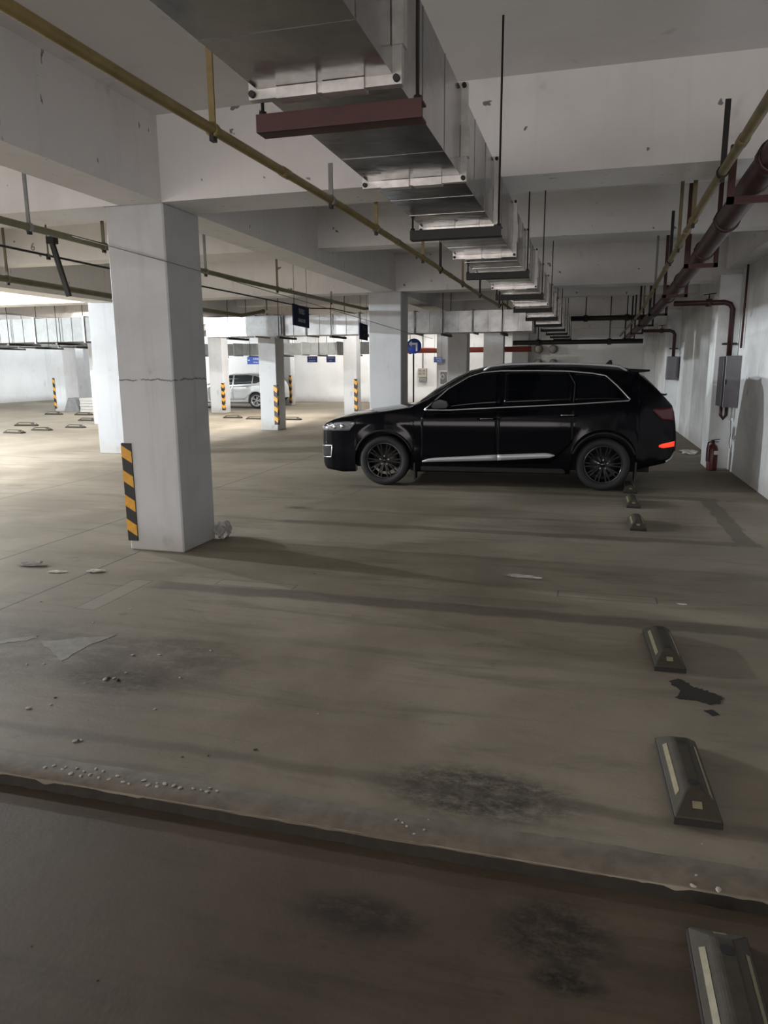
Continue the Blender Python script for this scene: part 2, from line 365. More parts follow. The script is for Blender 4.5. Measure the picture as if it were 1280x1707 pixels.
def tag(o, label=None, cat=None, group=None, kind=None):
    if label: o['label'] = label
    if cat: o['category'] = cat
    if group: o['group'] = group
    if kind: o['kind'] = kind
    return o
def thing(name, loc, label, cat, group=None, local=False, rz=0.0):
    """an Empty at the thing's base. local=False: its parts are written in world coordinates"""
    o = D.objects.new(name, None); COL.objects.link(o); o.location = loc; o.rotation_euler = (0, 0, rz); o.empty_display_size = 0.1
    o['_o'] = (0.0, 0.0, 0.0) if local else tuple(float(c) for c in loc)
    return tag(o, label, cat, group)
def part(mb, name, mt, parent, bevel=0.0, label=None):
    """a sub-part parented to a mesh part keeps that part's frame"""
    root = parent
    while root.parent is not None: root = root.parent
    ob = mb.build(name, mt, None, off=root.get('_o', (0, 0, 0)), bevel=bevel); ob.location = (0, 0, 0); ob.parent = parent
    if label: ob['label'] = label
    return ob
def struct(name, mb, mt, bevel=0.0): return tag(mb.build(name, mt, bevel=bevel), kind='structure')
def copy_tree(o, parent=None):
    c = o.copy(); COL.objects.link(c); c.parent = parent
    for ch in list(o.children): copy_tree(ch, c)
    return c

# ------------------------------------------------------------------ the setting
XW, XL, YB, YN, CZ, BZ, SZ = 2.25, -28.0, 33.5, -10.0, 3.70, 3.03, 3.20
# floor: main slab with a rough broken edge, lower slab in front of it
mb = MB()
mb.box(XL, XW, 2.26, YB, -0.15, 0.0)
struct('floor', mb, M['floor'])
mb = MB(); mb.box(XL, XW, YN, 2.3, -0.2, -0.045); struct('floor', mb, M['lowerslab'])
# mortar edge strip of the step: top slightly proud, ragged face
xs = np.arange(-9.0, XW, 0.05); rows = [[], [], [], [], []]
for x in xs:
    e = 2.262+0.004*math.sin(x*2.1)+random.uniform(-.003, .003)
    b = 2.405+0.006*math.sin(x*3.3+1)+random.uniform(-.004, .004)
    rows[0].append((x, b+.012, -0.01)); rows[1].append((x, b, 0.006)); rows[2].append((x, e+.012, 0.005+random.uniform(0, .003)))
    rows[3].append((x, e-.004, -0.006)); rows[4].append((x, e-.016+random.uniform(-.006, .004), -0.06))
mb = MB(); mb.grid(rows[:4], True); tag(mb.build('trim_1', M['ledge']), kind='structure')
mb = MB(); mb.grid(rows[3:], True); tag(mb.build('trim_2', M['patch']), kind='structure')
mb = MB(); mb.box(XL, XW+.3, YN, YB+.3, CZ, CZ+.2); struct('ceiling', mb, M['ceil'])
mb = MB(); mb.box(XW, XW+.3, YN, YB, -.2, CZ); struct('wall_right', mb, M['wall'])
mb = MB(); mb.box(XL-.3, XW+.3, YB, YB+.3, -.2, CZ); struct('wall_back', mb, M['wallfar'])
mb = MB(); mb.box(XL-.3, XL, YN, YB, -.2, CZ); struct('wall_left', mb, M['wallfar'])
mb = MB(); mb.box(XL-.3, -13.4, YN-.3, YN, -.2, CZ); mb.box(1.8, XW+.3, YN-.3, YN, -.2, CZ); mb.box(-13.4, 1.8, YN-.3, YN, 2.5, CZ); mb.box(-13.4, 1.8, YN-.3, YN, -.2, .1)
struct('wall_front', mb, M['wall'])  # opening behind the camera made up for the added area light
# pilasters on the right wall and on the back wall
PIL = []
for y0 in (5.5, 12.75, 20.3, 27.2):
    mb = MB(); mb.box(1.93, XW, y0, y0+.55, 0, BZ); PIL.append(struct('trim_3', mb, M['wall'], bevel=.008))
for x0, x1 in ((-9.9, -9.2), (-3.1, -2.55), (-24.3, -23.6), (-15.6, -15.0)):
    mb = MB(); mb.box(x0, x1, YB-.35, YB, 0, BZ); struct('trim_4', mb, M['wallfar'], bevel=.008)
# beams: four lines along the aisle, deep cross beams on the column rows, shallower ones half way
LX = [(-3.92, -3.50), (-9.25, -8.75), (-14.35, -13.9), (-20.4, -19.95)]
for a, b in LX:
    mb = MB(); mb.box(a, b, YN, YB, 2.90 if a == -9.25 else BZ, CZ); struct('ceiling_beam', mb, M['beam'])
gaps = [(XL, LX[3][0]), (LX[3][1], LX[2][0]), (LX[2][1], LX[1][0]), (LX[1][1], LX[0][0]), (LX[0][1], XW)]
for y0, y1, z in ((5.75, 6.28, BZ), (9.5, 9.85, SZ), (13.6, 14.1, BZ), (17.6, 17.95, SZ), (21.6, 22.1, BZ), (25.5, 25.85, SZ), (29.5, 30.0, BZ)):
    for x0, x1 in gaps:
        if y1 < 0 and x1 < -10: continue
        mb = MB(); mb.box(x0, x1, y0, y1, z, CZ); struct('ceiling_beam', mb, M['beam'])
mb = MB(); mb.box(2.0, XW, 6.3, 12.75, 3.1, CZ); struct('ceiling_beam', mb, M['beam'])

# ------------------------------------------------------------------ columns with striped corner guards
def guard(col, xc, y, side, z0, z1, n=4, wd=0.09):
    """L-shaped black strip on the front corner xc; side -1 = wraps the left face, +1 the right face"""
    t = 0.012; x_in = xc-side*wd
    mb = MB(); mb.box(min(x_in, xc+side*t), max(x_in, xc+side*t), y-t, y, z0, z1)
    mb.box(min(xc, xc+side*t), max(xc, xc+side*t), y, y+wd, z0, z1)
    g = part(mb, 'corner_guard', 'gblack', col)
    h = (z1-z0)/n
    for k in range(n):
        za = z0+h*(k+.28); s = h*.46; sl = h*.26
        x0, x1 = min(x_in, xc+side*t), max(x_in, xc+side*t)
        mb = MB(); mb.prism([(x0, za+sl*.7), (x1, za-sl*.3), (x1, za-sl*.3+s), (x0, za+sl*.7+s)], 'y', y-t-.003, y-t)
        part(mb, 'yellow_stripe', 'gyel', g)
        xs_ = xc+side*t
        mb = MB(); mb.prism([(y-t, za+sl*.3), (y+wd, za+sl), (y+wd, za+sl+s), (y-t, za+sl*.3+s)], 'x', min(xs_, xs_+side*.003), max(xs_, xs_+side*.003))
        part(mb, 'yellow_stripe', 'gyel', g)
    return g
def column(x0, x1, y, d, label, guards=(), mt='column', z0=0.0, top=BZ):
    c = thing('column', ((x0+x1)/2, y+d/2, 0), label, 'column')
    mb = MB(); mb.box(x0, x1, y, y+d, z0, top); part(mb, 'shaft', mt, c, bevel=.012)
    for xc, side, a, b, n in guards: guard(c, xc, y, side, a, b, n)
    return c
c1 = column(-4.055, -3.495, 5.75, .60, 'large white column in the left foreground with a striped guard on its left corner', [(-4.055, -1, .09, 1.0, 4)], mt='columncrack')
column(-4.03, -3.40, 13.6, .55, 'white column right behind the hood of the black SUV')
column(-9.32, -8.68, 12.45, .6, 'brightly lit white column partly hidden behind the large foreground column', mt='columndimmed')
column(-8.42, -7.93, 18.1, .55, 'grey-lit column under the branch duct with a striped guard beside the silver car', [(-7.93, 1, .15, 1.2, 4)])
column(-8.03, -7.57, 24.0, .5, 'slim column left of the SUV hood, in a half shadow with a striped guard', [(-7.57, 1, .15, 1.25, 4)])
column(-13.5, -12.95, 24.7, .5, 'bright white column just left of the distant silver car', [(-12.95, 1, .1, 1.1, 4)])
column(-13.28, -12.55, 30.2, .5, 'bright white far column right of the grey one, striped guards on both corners', [(-12.55, 1, .1, 1.3, 4), (-13.28, -1, .1, 1.3, 4)])
column(-20.47, -19.92, 24.8, .8, 'grey-fronted far column at the left with a striped guard and a white stack beside it', [(-20.47, -1, .1, 1.3, 4)])
column(-24.3, -23.6, 30.9, .5, 'farthest white column at the left, half hidden behind the bright one', [(-24.3, -1, .3, 1.2, 4)], mt='column')
column(-14.42, -13.88, 19.1, .55, 'dark-sided column showing as a strip beside the bright half-hidden one')
column(-4.0, -3.42, 21.6, .55, 'grey column rising behind the front roof edge of the SUV')
column(-4.0, -3.22, 29.4, .55, 'farther grey column with one dark slot above the SUV roof')
column(-3.1, -2.42, 31.6, .5, 'farthest grey column with two dark slots above the SUV roof')

# ------------------------------------------------------------------ lamps
def unseen_ceiling_lamp(x, y, z, p, colr):
    t = thing('unseen_ceiling_lamp', (x, y, z+.1), 'unseen batten ceiling lamp added between the beams over the far aisle', 'lamp', 'unseen batten ceiling lamps')
    mb = MB(); mb.cbox(x-.06, x+.06, y-.6, y+.6, z+.03, z+.10, .01); part(mb, 'housing', 'white', t)
    mb = MB(); mb.cyl((x, y-.57, z+.015), (x, y+.57, z+.015), .014, 10); part(mb, 'tube', 'tubeglow', t)
    for sy in (-.4, .4):
        mb = MB(); mb.cyl((x, y+sy, z+.1), (x, y+sy, CZ), .006, 6); part(mb, 'rod', 'dkmetal', t)
    l = D.lights.new('lamp_light', 'POINT'); l.shadow_soft_size = 0.08; l.energy = p; l.color = colr
    lo = D.objects.new('lamp_light', l); COL.objects.link(lo); lo.location = (x, y, z-.09)
for a in LAMPS: unseen_ceiling_lamp(*a)

# ------------------------------------------------------------------ main air duct along the aisle
def rect_frame(mb, x0, x1, z0, z1, y, t, d):
    mb.box(x0-t, x1+t, y-d, y+d, z0-t, z0); mb.box(x0-t, x1+t, y-d, y+d, z1, z1+t)
    mb.box(x0-t, x0, y-d, y+d, z0, z1); mb.box(x1, x1+t, y-d, y+d, z0, z1)
def along_y_duct():
    X0, X1, Z0, Z1 = -1.09, -0.63, 2.565, 2.94
    t = thing('air_duct', (-.86, 2.4, Z0), 'long galvanised rectangular air duct hung along the aisle under the ceiling', 'duct')
    ys = [0.1, 1.25]+[2.43+1.28*k for k in range(20)]
    for i in range(len(ys)-1):
        a, b = ys[i], ys[i+1]; mb = MB()
        mb.box(X0, X1, a+.004, b-.004, Z0, Z1)
        for q in (1, 2):                                    # standing cross seams
            yq = a+(b-a)*q/3
            mb.box(X0-.001, X1+.002, yq-.003, yq+.003, Z0-.0012, Z1)
        part(mb, 'duct_section', 'duct', t)
        mb = MB(); rect_frame(mb, X0, X1, Z0, Z1, b, .03, .016); f = part(mb, 'flange', 'flange', t)
        if b < 16:
            for xq in (X0+.14, X1-.16):
                mb = MB(); mb.box(xq-.07, xq+.07, b-.026, b+.026, Z0-.036, Z0-.002); part(mb, 'cleat', 'flange', f)
            mb = MB(); mb.box(X1-.002+.005, X1+.038, b-.026, b+.026, Z0+.08, Z0+.22); part(mb, 'cleat', 'flange', f)
            for (xq, zq) in ((X0-.015, Z0-.015), (X1+.015, Z0-.015), (X1+.015, Z1+.015)):
                mb = MB(); mb.cyl((xq, b-.03, zq), (xq, b+.03, zq), .011, 8); part(mb, 'corner_bolt', 'dkmetal', f)
    y = 2.52; k = 0
    while y < 26:
        mt = 'primer' if k < 1 else 'dkmetal'
        mb = MB(); mb.box(X0-.045, X1+.075, y-.02, y+.05, Z0-.055, Z0-.047); mb.box(X0-.045, X1+.075, y-.024, y-.016, Z0-.105, Z0-.047); mb.box(X0-.045, X1+.075, y-.02, y+.05, Z0-.105, Z0-.098)
        part(mb, 'hanger_bar', mt, t)
        for xq in (X0-.034, X1+.055):
            mb = MB(); mb.cyl((xq, y+.01, Z0-.10), (xq, y+.01, CZ), .0065, 6); mb.cyl((xq, y+.01, Z0-.05), (xq, y+.01, Z0-.03), .014, 6)
            part(mb, 'hanger_rod', 'dkmetal', t)
        y += 2.28; k += 1
along_y_duct()
def along_x_duct(label, x0, x1, y0, y1, z0, z1, seg, grp='branch air ducts', sheet='branch'):
    t = thing('branch_duct', ((x0+x1)/2, (y0+y1)/2, z0), label, 'duct')
    n = max(1, round((x1-x0)/seg)); L_ = (x1-x0)/n
    for i in range(n):
        a, b = x0+i*L_, x0+(i+1)*L_
        mb = MB(); mb.box(a+.006, b-.006, y0, y1, z0, z1)
        for q in (1, 2, 3):
            xq = a+L_*q/4; mb.box(xq-.008, xq+.008, y0-.012, y1+.01, z0, z1)
        part(mb, 'duct_section', sheet, t)
        mb = MB()
        mb.box(b-.02, b+.02, y0-.03, y1+.03, z1, z1+.03); mb.box(b-.02, b+.02, y0-.03, y1+.03, z0-.03, z0)
        mb.box(b-.02, b+.02, y0-.03, y0, z0, z1); mb.box(b-.02, b+.02, y1, y1+.03, z0, z1)
        part(mb, 'flange', 'greypaint', t)
        mb = MB(); mb.box(a+L_*.5-.03, a+L_*.5+.03, y0-.15, y1+.15, z0-.07, z0-.02); part(mb, 'hanger_bar', 'dkmetal', t)
        for yq in (y0-.1, y1+.1):
            mb = MB(); mb.cyl((a+L_*.5, yq, z0-.06), (a+L_*.5, yq, CZ), .009, 6); part(mb, 'hanger_rod', 'dkmetal', t)
    return t
t = along_x_duct('silver branch duct crossing the aisle behind the two hanging navy signs', -9.05, -1.18, 16.5, 17.3, 2.40, 2.86, 1.32)
mb = MB(); mb.box(-7.95, -6.98, 16.43, 16.5, 2.40, 2.86); mb.box(-7.90, -7.03, 16.40, 16.44, 2.43, 2.83); part(mb, 'access_panel', M['greypaint'], t, label='dull grey panel on the silver duct')
along_x_duct('lower silver branch duct farther back above the silver car', -16.0, -7.6, 26.2, 26.9, 2.12, 2.55, 1.4, sheet='dimmedduct')
along_x_duct('grey branch duct at the far left above the bright wall', -18.6, -10.2, 15.3, 16.1, 2.30, 2.86, 1.4, sheet='dimmedduct')
along_x_duct('low dark-bottomed branch duct at the far left just under the grey duct', -27.0, -14.8, 20.2, 21.2, 2.36, 2.70, 1.5, sheet='dimmedduct')

# ------------------------------------------------------------------ pipes
def pipe_thing(name, label, path, r, mt, hangers=(), cat='pipe', hw=0.016, couplings=(), hmat=None, grp=None):
    t = thing(name, path[0], label, cat, grp)
    mb = MB(); mb.tube(path, r, 14); part(mb, 'pipe_run', mt, t)
    P = [Vector(p) for p in path]
    def at(y):
        for a, b in zip(P[:-1], P[1:]):
            if a.y <= y <= b.y: return a+(b-a)*((y-a.y)/(b.y-a.y))
        return P[-1]
    for y, top, hm in hangers:
        p = at(y); mb = MB(); mb.box(p.x-hw, p.x+hw, y-.006, y+.006, p.z+r-.004, top)
        h = part(mb, 'hanger_strap', hm, t)
        mb = MB(); mb.lathe([(r+.001, -.018), (r+.009, -.018), (r+.009, .018), (r+.001, .018)], p, (0, 1, 0), 14); part(mb, 'clamp', hm, h)
        mb = MB(); mb.box(p.x-.012, p.x+.012, y-.02, y+.02, p.z-r-.03, p.z-r+.002); part(mb, 'clamp_bolt', 'dkmetal', h)
    for y in couplings:
        p = at(y); q = at(y+.02); d = (q-p).normalized()
        mb = MB(); mb.lathe([(r, -.05), (r*1.16, -.05), (r*1.16, .05), (r, .05)], p, d, 14); part(mb, 'coupling', mt, t)
    return t
pipe_thing('sprinkler_pipe', 'thin ochre pipe running along the left of the big air duct', [(-1.93, .6, 2.85), (-1.9, 3, 2.85), (-1.84, 5.5, 2.85), (-1.82, 9, 2.85), (-1.82, 13, 2.85), (-1.8, 15.5, 2.87), (-1.8, 16.3, 2.965), (-1.79, 22, 2.965)], .026, 'ypipe',
           [(3.62, CZ, 'ypipe'), (5.3, 3.1, 'greypaint'), (6.45, CZ, 'ypipe'), (8.3, CZ, 'ypipe'), (9.3, SZ, 'dkmetal'), (11.0, CZ, 'ypipe'), (12.8, CZ, 'dkmetal'), (15.5, CZ, 'dkmetal')], couplings=(1.9, 4.5, 7.2, 10))
pipe_thing('conduit_pipe', 'olive pipe running past the far side of the large foreground column', [(-4.62, 2.0, 2.85), (-4.62, 5.1, 2.85), (-4.66, 6.5, 2.85), (-4.68, 9.5, 2.85), (-4.6, 15.2, 2.86), (-4.6, 16.2, 2.965), (-4.6, 22, 2.965)], .03, 'opipe',
           [(5.5, CZ, 'greypaint'), (6.55, CZ, 'opipe'), (8.6, CZ, 'greypaint'), (10.8, CZ, 'opipe'), (13.2, BZ, 'greypaint'), (15.6, CZ, 'opipe')])
pipe_thing('conduit_pipe', 'olive pipe at the far left with a thick black clamp bar', [(-7.0, 2.0, 2.75), (-6.9, 7.6, 2.75), (-7.08, 10.0, 2.75), (-7.1, 14.5, 2.74), (-7.1, 15.6, 2.9)], .04, 'opipe',
           [(7.75, CZ, 'opipe'), (11.5, CZ, 'opipe'), (15.8, CZ, 'opipe')])
pipe_thing('power_cable', 'thin black cable drooping above the olive pipe at the left', [(-5.6, 2.0, 2.86), (-5.62, 6.3, 2.86), (-5.57, 7.9, 2.84), (-5.42, 10, 2.82), (-5.6, 14.7, 2.86), (-5.6, 16.0, 2.95), (-5.6, 20, 2.95)], .012, 'cable', [(6.9, CZ, 'opipe')], cat='cable', hw=.006)
t = thing('clamp_bar', (-6.0, 7.6, 2.8), 'thick black slanted bar hanging between two pipes at the left', 'bracket')
mb = MB(); mb.bar((-5.51, 6.86, 2.98), (-5.48, 7.02, 2.44), .05, .035); part(mb, 'bar', 'cable', t); mb = MB(); mb.box(-5.55, -5.46, 6.82, 6.9, 2.96, 3.03); part(mb, 'clip', 'dkmetal', t)
pipe_thing('stay_wire', 'thin wire strung across the face of the foreground column', [(-4.3, 5.62, 2.78), (-3.4, 5.70, 2.53), (-3.3, 9, 2.42), (-3.32, 13.5, 2.3), (-3.33, 16.2, 2.26)], .004, 'wire', cat='wire')
t = pipe_thing('drain_pipe', 'thick maroon pipe running along the right wall under the ceiling', [(.86, .5, 2.83), (.97, 5.4, 2.80), (1.1, 9.4, 2.75), (1.16, 13.3, 2.66), (1.22, 19.7, 2.60), (1.22, 29, 2.52)], .085, 'rpipe', couplings=(4.8, 6.6, 8.1, 10.4, 12.3, 15, 18.5))
for y in (5.35, 8.35, 11.2, 14.3, 17.5, 21, 24.5):
    x = np.interp(y, [.5, 5.4, 9.4, 13.3, 19.7, 29], [.86, .97, 1.1, 1.16, 1.22, 1.22]); z = np.interp(y, [.5, 5.4, 9.4, 13.3, 19.7, 29], [2.83, 2.80, 2.75, 2.66, 2.6, 2.52])
    mb = MB()
    for sx in (-.14, .14): mb.box(x+sx-.02, x+sx+.02, y-.02, y+.02, z-.13, 3.45 if y > 6.3 else 3.02)
    mb.box(x-.16, x+.16, y-.02, y+.02, z-.13, z-.09)
    part(mb, 'support_frame', 'primer' if y < 12 else 'dkmetal', t)
pipe_thing('sprinkler_pipe', 'dusty yellow pipe slanting across at the top right beside the maroon pipe', [(.66, .5, 2.8), (.71, 3.82, 2.8), (.74, 5.8, 2.8), (.85, 10, 2.78), (.98, 15.9, 2.7), (1.0, 26, 2.6)], .027, 'gpipe',
           [(5.05, 3.2, 'dkmetal'), (6.6, CZ, 'gpipe'), (7.9, CZ, 'gpipe'), (8.9, 3.3, 'dkmetal'), (11.5, CZ, 'greypaint'), (14.8, CZ, 'gpipe'), (17.8, SZ, 'dkmetal')], couplings=(4.4, 7.1, 9.6, 12.2))
# risers down the pilasters
def riser(x0, y, z, xr, zb, label):
    t = thing('riser_pipe', (xr, y, zb), label, 'pipe')
    mb = MB(); mb.tube([(x0, y, z), (xr-.12, y, z), (xr-.04, y, z-.03), (xr, y, z-.1), (xr, y, zb)], .04, 12); part(mb, 'pipe_run', 'rpipe', t)
    mb = MB(); mb.lathe([(.041, -.04), (.06, -.04), (.06, .04), (.041, .04)], (xr-.05-(xr-x0)*.35, y, z), (1, 0, 0), 12); vb = part(mb, 'valve', 'rpipe', t)
    mb = MB(); mb.cyl((xr-.05-(xr-x0)*.35, y, z+.04), (xr-.05-(xr-x0)*.35, y, z+.12), .01, 6); mb.bar((xr-.13-(xr-x0)*.35, y, z+.12), (xr+.05-(xr-x0)*.35, y, z+.14), .02, .015); part(mb, 'valve_handle', 'dkmetal', vb)
    mb = MB(); mb.box(xr-.1, xr+.1, y-.02, y+.1, zb+.18, zb+.21); part(mb, 'wall_clamp', 'dkmetal', t)
riser(1.26, 12.62, 2.60, 2.12, 1.78, 'maroon riser pipe turning down to the grey cabinet on the near pilaster')
riser(1.32, 20.1, 2.50, 2.08, 1.86, 'thin maroon riser pipe dropping to the small far cabinet on the right')
pipe_thing('riser_conduit', 'thin dark pipe dropping down the right wall past the grey cabinet', [(2.21, 12.2, 3.1), (2.21, 12.22, 1.9)], .016, 'primer')
# cross pipes at the back
for (x0, x1, y, z, r, mt, lb) in ((-.45, 1.3, 19.0, 2.78, .06, 'dkmetal', 'upper dark cross pipe between the duct and the maroon pipe'),
                                   (-1.9, 1.3, 19.6, 2.24, .06, 'dkmetal', 'lower dark cross pipe under the end of the air duct'),
                                   (-8.4, -2.2, 30.2, 2.30, .11, 'redpipe', 'red fire pipe along the back wall behind the round arrow sign')):
    t = thing('cross_pipe', (x0, y, z), lb, 'pipe'); mb = MB(); mb.cyl((x0, y, z), (x1, y, z), r, 14); part(mb, 'pipe_run', mt, t)
    for q in (.2, .75):
        xq = x0+(x1-x0)*q; mb = MB(); mb.lathe([(r, -.05), (r*1.35, -.05), (r*1.35, .05), (r, .05)], (xq, y, z), (1, 0, 0), 14); part(mb, 'coupling', mt, t)
        mb = MB(); mb.cyl((xq, y, z+r), (xq, y, CZ if y != 29.6 else BZ), .012, 6); part(mb, 'hanger_rod', 'dkmetal', t)

# ------------------------------------------------------------------ car lofting
def ip(tab): 
    xs_, ys_ = zip(*tab); return lambda s: float(np.interp(s, xs_, ys_))
def smooth_tab(tab, n=9, w=0.06):
    f = ip(tab)
    return lambda s: sum(f(s+w*(k/(n//2)-1))*1.0 for k in range(n))/n
class Car:
    def __init__(s, c): 
        s.__dict__.update({k: c[k] for k in ('s0','s1','mid','wheels','arch','wz')})
        s.zt_ = ip(c['zt']); s.zl_ = ip(c['zl']); s.pl_ = ip(c['plan']); s.dr_ = ip(c['drop']); s.sec_ = ip(c['sec'])
    def zl(s, q):
        z = s.zl_(q)
        for wx in s.wheels:
            d = abs(q-wx)
            if d < s.arch: z = max(z, s.wz+math.sqrt(s.arch**2-d*d)*1.0)
        return z
    def W(s, q, z):
        v = s.pl_(q)*s.sec_(z)
        for wx in s.wheels:
            r = math.hypot(q-wx, z-s.wz)
            if r < s.arch+.12: v += .018*max(0, 1-(r-s.arch)/.12)
        return v
    def body(s):
        mb = MB(); rows = []
        qs = list(np.arange(s.s0, s.s1, .03))+[s.s1]
        for wx in s.wheels: qs += [wx-s.arch+1e-4, wx+s.arch-1e-4, wx-s.arch-1e-4, wx+s.arch+1e-4]
        for q in sorted(qs):
            zl, zt, dr = s.zl(q), s.zt_(q), s.dr_(q); zs = max(zt-dr, zl+.02); half = []
            half.append((q, s.W(q, zl)-.12, zl)); half.append((q, s.W(q, zl)-.012, zl))
            for k in range(15):
                z = zl+(zs-zl)*(k/14.0); half.append((q, s.W(q, z), z))
            wt = s.W(q, zs)
            for k in range(1, 8):
                y = wt*(1-k/7.0)*(0.985 if k < 7 else 1); half.append((q, y, zs+dr*(1-(y/wt)**2.3)))
            full = half+[(p[0], -p[1], p[2]) for p in reversed(half[:-1])]
            rows.append([(p[0]-s.mid, p[1], p[2]) for p in full])
        mb.grid(rows, True)
        b = len(mb.v); k = len(rows[0])
        mb.f.append(tuple(range(k))); mb.sm.append(False)
        mb.f.append(tuple(b-k+i for i in reversed(range(k)))); mb.sm.append(False)
        return mb
    def panel(s, lo, hi, q0, q1, side, off=.004, n=14, m=6, edge=0.02):
        """a patch of the side surface between the curves lo(q) and hi(q), with a rolled rim so that it has depth"""
        rows = []
        for i in range(n+1):
            q = q0+(q1-q0)*i/n; a, b = lo(q), hi(q); r = []
            r.append((q-s.mid, side*(s.W(q, a)+off-edge), a))
            for k in range(m+1):
                z = a+(b-a)*k/m; r.append((q-s.mid, side*(s.W(q, z)+off), z))
            r.append((q-s.mid, side*(s.W(q, b)+off-edge), b))
            rows.append(r)
        def cap(r, dq): return [(p[0]+dq, p[1]-side*edge, p[2]) for p in r]
        rows = [cap(rows[0], 0)]+rows+[cap(rows[-1], 0)]
        return MB().grid(rows, True)
    def line(s, pts, side, off=.006, r=.012, n=6):
        out = []
        for a, b in zip(pts[:-1], pts[1:]):
            kk = max(1, int(math.hypot(b[0]-a[0], b[1]-a[1])/.06))
            for k in range(kk):
                q = a[0]+(b[0]-a[0])*k/kk; z = a[1]+(b[1]-a[1])*k/kk; out.append((q-s.mid, side*(s.W(q, z)+off), z))
        q, z = pts[-1]; out.append((q-s.mid, side*(s.W(q, z)+off), z))
        return MB().tube(out, r, n)
    def roof_z(s, q, y):
        zt, dr = s.zt_(q), s.dr_(q); wt = s.W(q, zt-dr); return zt-dr+dr*(1-min(1, abs(y)/wt)**2.3)
def wheel(car, parent, q, side, R, wd, spokes, mats=('tyre', 'rim'), yc=None):
    yc = side*(car.pl_(q)-.02-wd/2) if yc is None else yc
    c = (q-car.mid, yc, R); ax = (0, side, 0)
    mb = MB(); h = wd/2
    mb.lathe([(R*.70, -h), (R*.93, -h), (R*.985, -h*.8), (R, -h*.4), (R, h*.4), (R*.985, h*.78), (R*.93, h*.98), (R*.82, h*1.02), (R*.73, h*.95), (R*.70, h*.86), (R*.69, h*.3)], c, ax, 40)
    tw = part(mb, 'wheel', mats[0], parent)
    mb = MB(); mb.lathe([(R*.70, h*.9), (R*.665, h*.92), (R*.64, h*.75), (R*.62, -h*.5)], c, ax, 40)
    mb.lathe([(R*.13, h*.70), (R*.11, h*.80), (0.001, h*.82)], c, ax, 20)
    A = Vector((1, 0, 0)); B = Vector((0, 0, 1)); Nn = Vector(ax); C = Vector(c)
    for k in range(spokes):
        for dk in (-.11, .11):
            a0 = 2*math.pi*k/spokes; a1 = a0+dk*(10/spokes)
            p0 = C+(A*math.cos(a0)+B*math.sin(a0))*R*.10+Nn*h*.72; p1 = C+(A*math.cos(a1)+B*math.sin(a1))*R*.655+Nn*h*.78
            mb.bar(p0, p1, R*.055, .03, up=tuple(Nn))
    part(mb, 'rim', mats[1], tw)
    mb = MB(); mb.lathe([(R*.10, -h*.1), (R*.48, -h*.1), (R*.48, h*.05), (R*.10, h*.05)], c, ax, 28); part(mb, 'brake_disc', 'disc', tw)
    mb = MB()
    for k in range(5):
        a = 2*math.pi*k/5+.3; p = C+(A*math.cos(a)+B*math.sin(a))*R*.17
        mb.cyl(p+Nn*h*.6, p+Nn*h*.78, .012, 6)
    part(mb, 'wheel_bolts', 'chrome', tw)
    return tw

# ------------------------------------------------------------------ the black SUV
ANG = math.radians(3.445)
SUV = dict(s0=-1.0, s1=3.93, mid=1.5, wheels=(0.0, 2.985), arch=.425, wz=.36,
    zt=[(-1.0,.70),(-.985,.78),(-.95,.84),(-.88,.90),(-.78,.945),(-.66,.98),(-.46,1.02),(-.09,1.075),(.2,1.115),(.36,1.14),(.45,1.20),(.63,1.34),(.9,1.50),(1.16,1.61),(1.34,1.655),(1.69,1.69),(2.12,1.70),(2.62,1.69),(2.96,1.668),(3.2,1.645),(3.42,1.60),(3.50,1.53),(3.6,1.43),(3.74,1.28),(3.83,1.17),(3.87,1.05),(3.90,.84),(3.93,.66)],
    zl=[(-1.0,.46),(-.985,.32),(-.95,.24),(-.88,.20),(-.61,.175),(-.43,.19),(.43,.21),(2.55,.22),(3.4,.30),(3.77,.38),(3.88,.45),(3.93,.54)],
    plan=[(-1.0,.55),(-.99,.64),(-.96,.72),(-.9,.80),(-.8,.865),(-.65,.92),(-.4,.96),(0,.978),(.5,.985),(2.6,.985),(3.1,.975),(3.45,.945),(3.7,.89),(3.83,.83),(3.9,.77),(3.93,.70)],
    drop=[(-1,.02),(-.9,.03),(-.5,.05),(0,.06),(.3,.05),(.42,.06),(.6,.15),(.75,.17),(.95,.14),(1.2,.085),(1.6,.06),(3.2,.06),(3.45,.09),(3.6,.06),(3.93,.02)],
    sec=[(.1,.93),(.25,.958),(.36,.972),(.45,.985),(.55,.982),(.75,.995),(.88,1.0),(.95,.992),(1.02,.984),(1.08,.972),(1.14,.95),(1.22,.925),(1.35,.875),(1.48,.815),(1.58,.755),(1.62,.72),(1.7,.64)])
